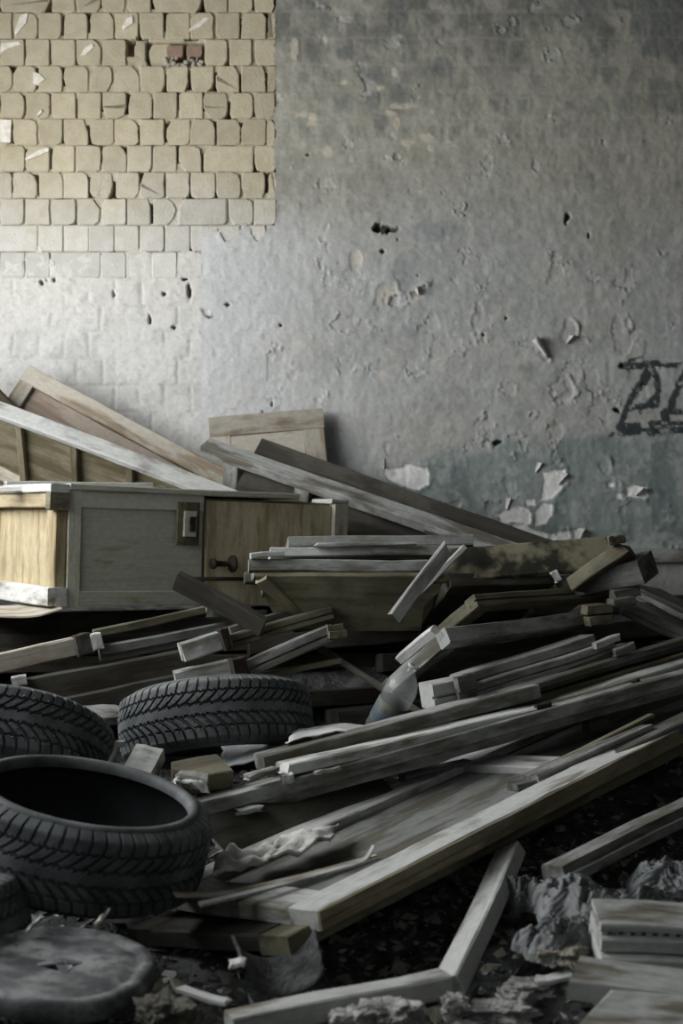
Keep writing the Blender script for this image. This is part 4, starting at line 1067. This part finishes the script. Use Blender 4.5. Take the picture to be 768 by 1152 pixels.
# ================================================================== plastic bottle
def bottle():
    # neck end up to the right, body down to the left
    top, bot = P(466, 748, 4.72), P(424, 826, 4.80)
    ax = (top-bot); Lb = ax.length; ax.normalize()
    x = Vector((1, 0, 0)); x = (x-ax*x.dot(ax)).normalized(); y = ax.cross(x)
    root = link('plastic_bottle', None, None, None, basis(bot, x, y, ax))
    tag(root, 'dusty clear plastic bottle standing slantwise in the dark hollow of the heap', 'bottle')
    R = .055
    prof = [(0, .006), (R*.7, 0), (R*.95, .010), (R, .03), (R*.97, .06), (R, .065), (R, Lb*.46), (R*.95, Lb*.50), (R*.99, Lb*.55), (R, Lb*.64), (R*.95, Lb*.70), (R*.80, Lb*.78), (R*.55, Lb*.845), (.020, Lb*.885), (.014, Lb*.91), (.014, Lb*.96)]
    V, F = lathe(prof, 40); o = link('body', mesh_np('body', V, F, True), M_bottle, root)
    V, F = lathe([(.014, Lb*.965), (.0145, Lb), (.011, Lb), (.011, Lb*.965)], 24); link('neck', mesh_np('neck', V, F, True), M_bottle, root)
    V, F = lathe([(.0145, Lb*.972), (.020, Lb*.974), (.020, Lb*.984), (.0145, Lb*.986)], 24); link('neck_ring', mesh_np('neck_ring', V, F, True), M_paper, root)
    V, F = lathe([(R*1.012, Lb*.20), (R*1.014, Lb*.21), (R*1.014, Lb*.47), (R*1.0, Lb*.48)], 40); link('label_sleeve', mesh_np('label_sleeve', V, F, True), M_blabel, root)
bottle()

# ================================================================== blocks, sheets and scraps between the tyres
plank('ochre_block', (196, 879, 4.02), (262, 866, 4.10), .13, .055, M_olive, 'ochre-topped timber block under the studded tyre', 'block', pitch=16, slope=(.3, 0))
plank('pale_block', (133, 873, 3.98), (164, 880, 3.96), .13, .05, M_white, 'small pale block standing between the two left tyres', 'block', pitch=40)
plank('thin_lath', (118, 866, 4.0), (128, 838, 4.1), .02, .012, M_tan, 'thin tan lath standing between the left tyres', 'lath')
plank('lath_piece', (110, 842, 4.12), (140, 832, 4.2), .05, .02, M_white, 'small white lath piece behind the near tyre rim', 'lath')
plank('short_plank', (100, 808, 4.60), (150, 806, 4.7), .12, .03, M_grey, 'short grey plank lying between the two rear tyres', 'plank', pitch=12)
plank('bottom_chip', (190, 880, 3.9), (238, 884, 3.92), .10, .012, M_grey, 'flat grey chip lying at the left end of the window beam', 'chip', pitch=10, broken=(.04, .03))
plank('flat_piece', (262, 914, 3.96), (300, 906, 4.0), .08, .014, M_grey, 'flat broken plywood piece under the left end of the window beam', 'chip', broken=(.04, .03))

def sheet(name, quad, thick, mat, label, cat, crumple=.006, n=14, seed=1, curl=0.0):
    p00, p10, p11, p01 = [P(*q) for q in quad]
    O = p00.copy(); V = []; F = []
    nrm = (p10-p00).cross(p01-p00).normalized()
    for i in range(n+1):
        for j in range(n+1):
            s, t = i/n, j/n
            p = p00*(1-s)*(1-t)+p10*s*(1-t)+p11*s*t+p01*(1-s)*t
            w = mnoise.noise(Vector((s*3+seed*7, t*3, seed)))*crumple*2+abs(mnoise.noise(Vector((s*6+seed, t*6, 5))))*crumple
            edge = mnoise.noise(Vector((s*5, t*5, seed+9)))*.012
            V.append(p-O+nrm*(w+curl*math.sin(s*3.14))+(p10-p00).normalized()*edge)
    for i in range(n):
        for j in range(n): F.append((i*(n+1)+j, (i+1)*(n+1)+j, (i+1)*(n+1)+j+1, i*(n+1)+j+1))
    o = link(name, mesh_np(name, V, F, True), mat, None, Matrix.Translation(O))
    m = o.modifiers.new('thickness', 'SOLIDIFY'); m.thickness = thick
    return tag(o, label, cat)
sheet('white_sheet', [(322, 836, 4.26), (420, 822, 4.36), (432, 815, 4.50), (330, 822, 4.44)], .003, M_paper, 'curved sheet of white paper lying on the long grey beam by the tyre', 'paper', .008, curl=.01)
sheet('grey_sheet', [(248, 866, 4.22), (325, 846, 4.30), (318, 822, 4.62), (250, 836, 4.60)], .003, M_sheet, 'smooth bluish-grey sheet under the right side of the studded tyre', 'sheet', .006)
sheet('plaster_sheet', [(236, 985, 3.40), (300, 968, 3.50), (318, 945, 3.75), (250, 962, 3.66)], .006, M_plaster, 'crumpled dusty plaster sheet on the sunk panel of the large door', 'plaster', .020, seed=4)
sheet('plaster_sheet', [(300, 965, 3.50), (372, 945, 3.62), (380, 928, 3.85), (315, 940, 3.78)], .006, M_plaster, 'torn pale plaster scrap beside the veneer strips on the large door', 'plaster', .016, seed=6)
sheet('board_scrap', [(272, 922, 4.05), (345, 900, 4.15), (362, 894, 4.25), (296, 905, 4.2)], .008, M_plaster, 'ragged scrap of white fibreboard hanging under the window beam', 'scrap', .012, seed=8)
sheet('torn_paper', [(196, 878, 3.85), (236, 892, 3.86), (226, 880, 4.0), (204, 872, 4.0)], .003, M_paper, 'torn paper scrap beside the rim of the nearest tyre', 'paper', .012, seed=11)

# half pipe shell
def shell():
    V = []; F = []; n, m = 22, 10
    for i in range(n+1):
        for j in range(m+1):
            a = math.pi*(.02+.96*i/n); t = j/m
            r = .085*(1+.12*t)+.004*mnoise.noise(Vector((i*.4, j*.4, 2)))
            V.append((r*math.cos(a), t*.14, -r*math.sin(a)*.8))
    for i in range(n):
        for j in range(m): F.append((i*(m+1)+j, (i+1)*(m+1)+j, (i+1)*(m+1)+j+1, i*(m+1)+j+1))
    o = link('half_pipe', mesh_np('half_pipe', V, F, True), M_soil, None, Matrix.Translation(P(322, 1092, 3.02)) @ Matrix.Rotation(.25, 4, 'Z') @ Matrix.Rotation(.35, 4, 'X'))
    s = o.modifiers.new('thickness', 'SOLIDIFY'); s.thickness = .006
    tag(o, 'grey half-round shell lying open under the corner of the large door', 'shell')
shell()

# ================================================================== crumpled plastic bags
def bag(c, sx, sy, sz, rot, mat, label, seed):
    """crumpled film: a sheet thrown into sharp random folds, heaped up and tucked in at its rim"""
    r = random.Random(seed); n = 64
    folds = []
    for k in range(24):
        a = r.uniform(0, math.pi); f = r.uniform(1.2, 2.6)*(1+.34*k)
        folds.append((math.cos(a)*f, math.sin(a)*f, r.uniform(0, 6), .36/(1+.22*k)))
    V = []; F = []
    for i in range(n+1):
        for j in range(n+1):
            x, y = i/n*2-1, j/n*2-1
            m = max(abs(x), abs(y)); l = math.hypot(x, y) or 1
            x, y = x*m/l, y*m/l                      # square to disc
            rad = math.hypot(x, y); ang = math.atan2(y, x)
            out = 1+.22*math.sin(2*ang+seed)+.13*math.sin(5*ang+seed*2)+.07*math.sin(9*ang+seed)
            wx = x+.10*mnoise.noise(Vector((x*2.5+seed, y*2.5, 3))); wy = y+.10*mnoise.noise(Vector((x*2.5, y*2.5+seed, 8)))
            h = 0
            for (kx, ky, ph, am) in folds:
                t = (kx*wx+ky*wy+ph) % 2.0
                h += am*(abs(t-1)-.5)
            env = math.sqrt(max(0, 1-rad**2))
            z = env*(.60+.34*h)+.10*h*(1-env)
            V.append((x*out*sx*(1+.10*h), y*out*sy*(1-.10*h), z*sz-.01))
    for i in range(n):
        for j in range(n): F.append((i*(n+1)+j, (i+1)*(n+1)+j, (i+1)*(n+1)+j+1, i*(n+1)+j+1))
    o = link('plastic_bag', mesh_np('plastic_bag', V, F), mat, None, Matrix.Translation(c) @ Matrix.Rotation(rot, 4, 'Z'))
    md = o.modifiers.new('thickness', 'SOLIDIFY'); md.thickness = .002
    tag(o, label, 'plastic bag', 'crumpled plastic bags')
bag(P(728, 1042, 3.26), .20, .14, .15, .3, M_bag, 'largest crumpled grey plastic bag, behind the toothed board stack', 1)
bag(P(628, 1062, 3.10), .095, .09, .10, 1.1, M_bag, 'small crumpled grey plastic bag beside the board stack', 2)
bag(P(645, 1020, 3.34), .12, .10, .12, 2.0, M_bag, 'crumpled pale bag at the lower end of the slanting grey bar', 3)
bag(P(592, 1012, 3.5), .09, .08, .10, .4, M_bagd, 'dark crumpled bag in the shade between the corner frame and the pale bag', 4)
bag(P(764, 1000, 3.5), .13, .11, .12, .9, M_bag, 'plastic bag at the right edge under the slanting grey bar', 5)
bag(P(690, 1040, 3.18), .10, .06, .06, .2, M_bagd, 'flat dark plastic scrap between the small bag and the largest bag', 6)

# ================================================================== loose debris on the ground
def shards(name, n, xr, yr, smin, smax, mat, label, cat, flat=.35, seed=0, stand=.5):
    r = np.random.default_rng(seed)
    base = np.array([(1, 0, 0), (0, 1, 0), (-1, 0, 0), (0, -1, 0), (0, 0, 1), (0, 0, -1)], float)
    faces = np.array([(0, 1, 4), (1, 2, 4), (2, 3, 4), (3, 0, 4), (1, 0, 5), (2, 1, 5), (3, 2, 5), (0, 3, 5)])
    x = r.uniform(*xr, n); y = r.uniform(*yr, n); z = ground(x, y)
    s = r.uniform(smin, smax, n)*r.uniform(.4, 1, n)
    Vs = np.zeros((n, 6, 3))
    for i in range(n):
        b = base*(1+r.uniform(-.45, .45, (6, 3)))*np.array([1, r.uniform(.35, 1), flat*r.uniform(.2, 1)])*s[i]
        a, t, p = r.uniform(0, 6.3), r.normal(0, stand), r.normal(0, stand)
        ca, sa, ct, st_, cp, sp = math.cos(a), math.sin(a), math.cos(t), math.sin(t), math.cos(p), math.sin(p)
        Rm = np.array([[ca, -sa, 0], [sa, ca, 0], [0, 0, 1]]) @ np.array([[1, 0, 0], [0, ct, -st_], [0, st_, ct]]) @ np.array([[cp, 0, sp], [0, 1, 0], [-sp, 0, cp]])
        Vs[i] = b @ Rm.T+np.array([x[i], y[i], z[i]+s[i]*.12])
    F = (faces[None]+np.arange(n)[:, None, None]*6).reshape(-1, 3)
    o = link(name, mesh_np(name, Vs.reshape(-1, 3), F), mat)
    return tag(o, label, cat, kind='stuff')
shards('fine_debris', 5200, (-1.2, 1.9), (2.35, 5.0), .006, .030, M_debris, 'fine dark crumbs and splinters scattered over the floor in front of the heap', 'debris', seed=1)
shards('dry_leaves', 2600, (-.9, 1.3), (2.4, 4.4), .012, .040, M_leafd, 'dry leaves and brownish scraps scattered across the foreground', 'debris', flat=.10, seed=2, stand=.8)
shards('plaster_crumbs', 1300, (-.9, 1.6), (2.35, 4.6), .006, .028, M_plaster, 'pale plaster crumbs scattered across the foreground', 'debris', seed=3)

# larger single pieces one can point at
def chunk(c, sx, sy, sz, mat, label, cat, seed, rot=0.0, name='rubble_chunk'):
    bm = bmesh.new(); bmesh.ops.create_icosphere(bm, subdivisions=5, radius=1)
    for v in bm.verts:
        p = v.co.copy()
        s = 1+.45*mnoise.noise(p*1.4+Vector((seed*5.3, seed, 1)))+.30*mnoise.noise(p*3.3+Vector((seed, 2, 7)))+.22*(abs(mnoise.noise(p*7+Vector((seed, 5, 7))))-.2)+.12*mnoise.noise(p*15+Vector((seed, 1, 3)))
        p = Vector((max(-.8, min(.8, p.x)), max(-.8, min(.8, p.y)), max(-.7, min(.7, p.z))))
        v.co = Vector((p.x*s*sx, p.y*s*sy, p.z*s*sz))
    me = bpy.data.meshes.new(name); bm.to_mesh(me); bm.free()
    o = link(name, me, mat, None, Matrix.Translation(c) @ Matrix.Rotation(rot, 4, 'Z'))
    tag(o, label, cat)
for i, (px, py, d, sx, sy, sz, mat, lab) in enumerate([
    (440, 1138, 2.86, .060, .05, .025, M_plaster, 'pale knobbly plaster lump in front of the corner frame'),
    (395, 1147, 2.82, .050, .04, .025, M_plaster, 'rounded plaster lump at the bottom edge below the corner frame'),
    (512, 1132, 2.90, .032, .03, .026, M_plaster, 'small upright plaster lump just right of the corner of the white frame'),
    (185, 1140, 2.78, .060, .05, .035, M_leafd, 'brown matted clump right of the round black lid'),
    (560, 1138, 2.90, .075, .05, .022, M_debris, 'flat grey clod at the bottom edge left of the nearest board'),
    (600, 1112, 2.98, .060, .05, .02, M_debris, 'grey clod between the corner frame and the flat whitish board'),
    (632, 1072, 3.02, .055, .05, .022, M_leafd, 'brown clod left of the toothed board stack')]):
    chunk(P(px, py, d), sx, sy, sz, mat, lab, 'rubble', i+1, i*.7)
for (A, B, w, t, mat, lab) in [((196, 1112, 2.9), (255, 1130, 2.86), .035, .008, M_white, 'white splinter lying between the round lid and the corner frame'),
                               ((30, 1046, 3.02), (48, 1028, 3.06), .02, .006, M_white, 'small bright splinter standing behind the round lid'),
                               ((104, 1042, 3.02), (116, 1030, 3.0), .03, .006, M_tan, 'pointed tan chip sticking up behind the round lid'),
                               ((255, 1086, 3.0), (278, 1082, 3.0), .04, .010, M_white, 'small white chip lying under the second door'),
                               ((190, 1098, 2.95), (202, 1118, 2.9), .04, .006, M_tan, 'tan chip standing right of the round lid'),
                               ((600, 1105, 2.95), (645, 1098, 2.95), .04, .012, M_white, 'thin pale lath tip left of the flat whitish board')]:
    plank('splinter', A, B, w, t, mat, lab, 'splinter', broken=(.012, .012))
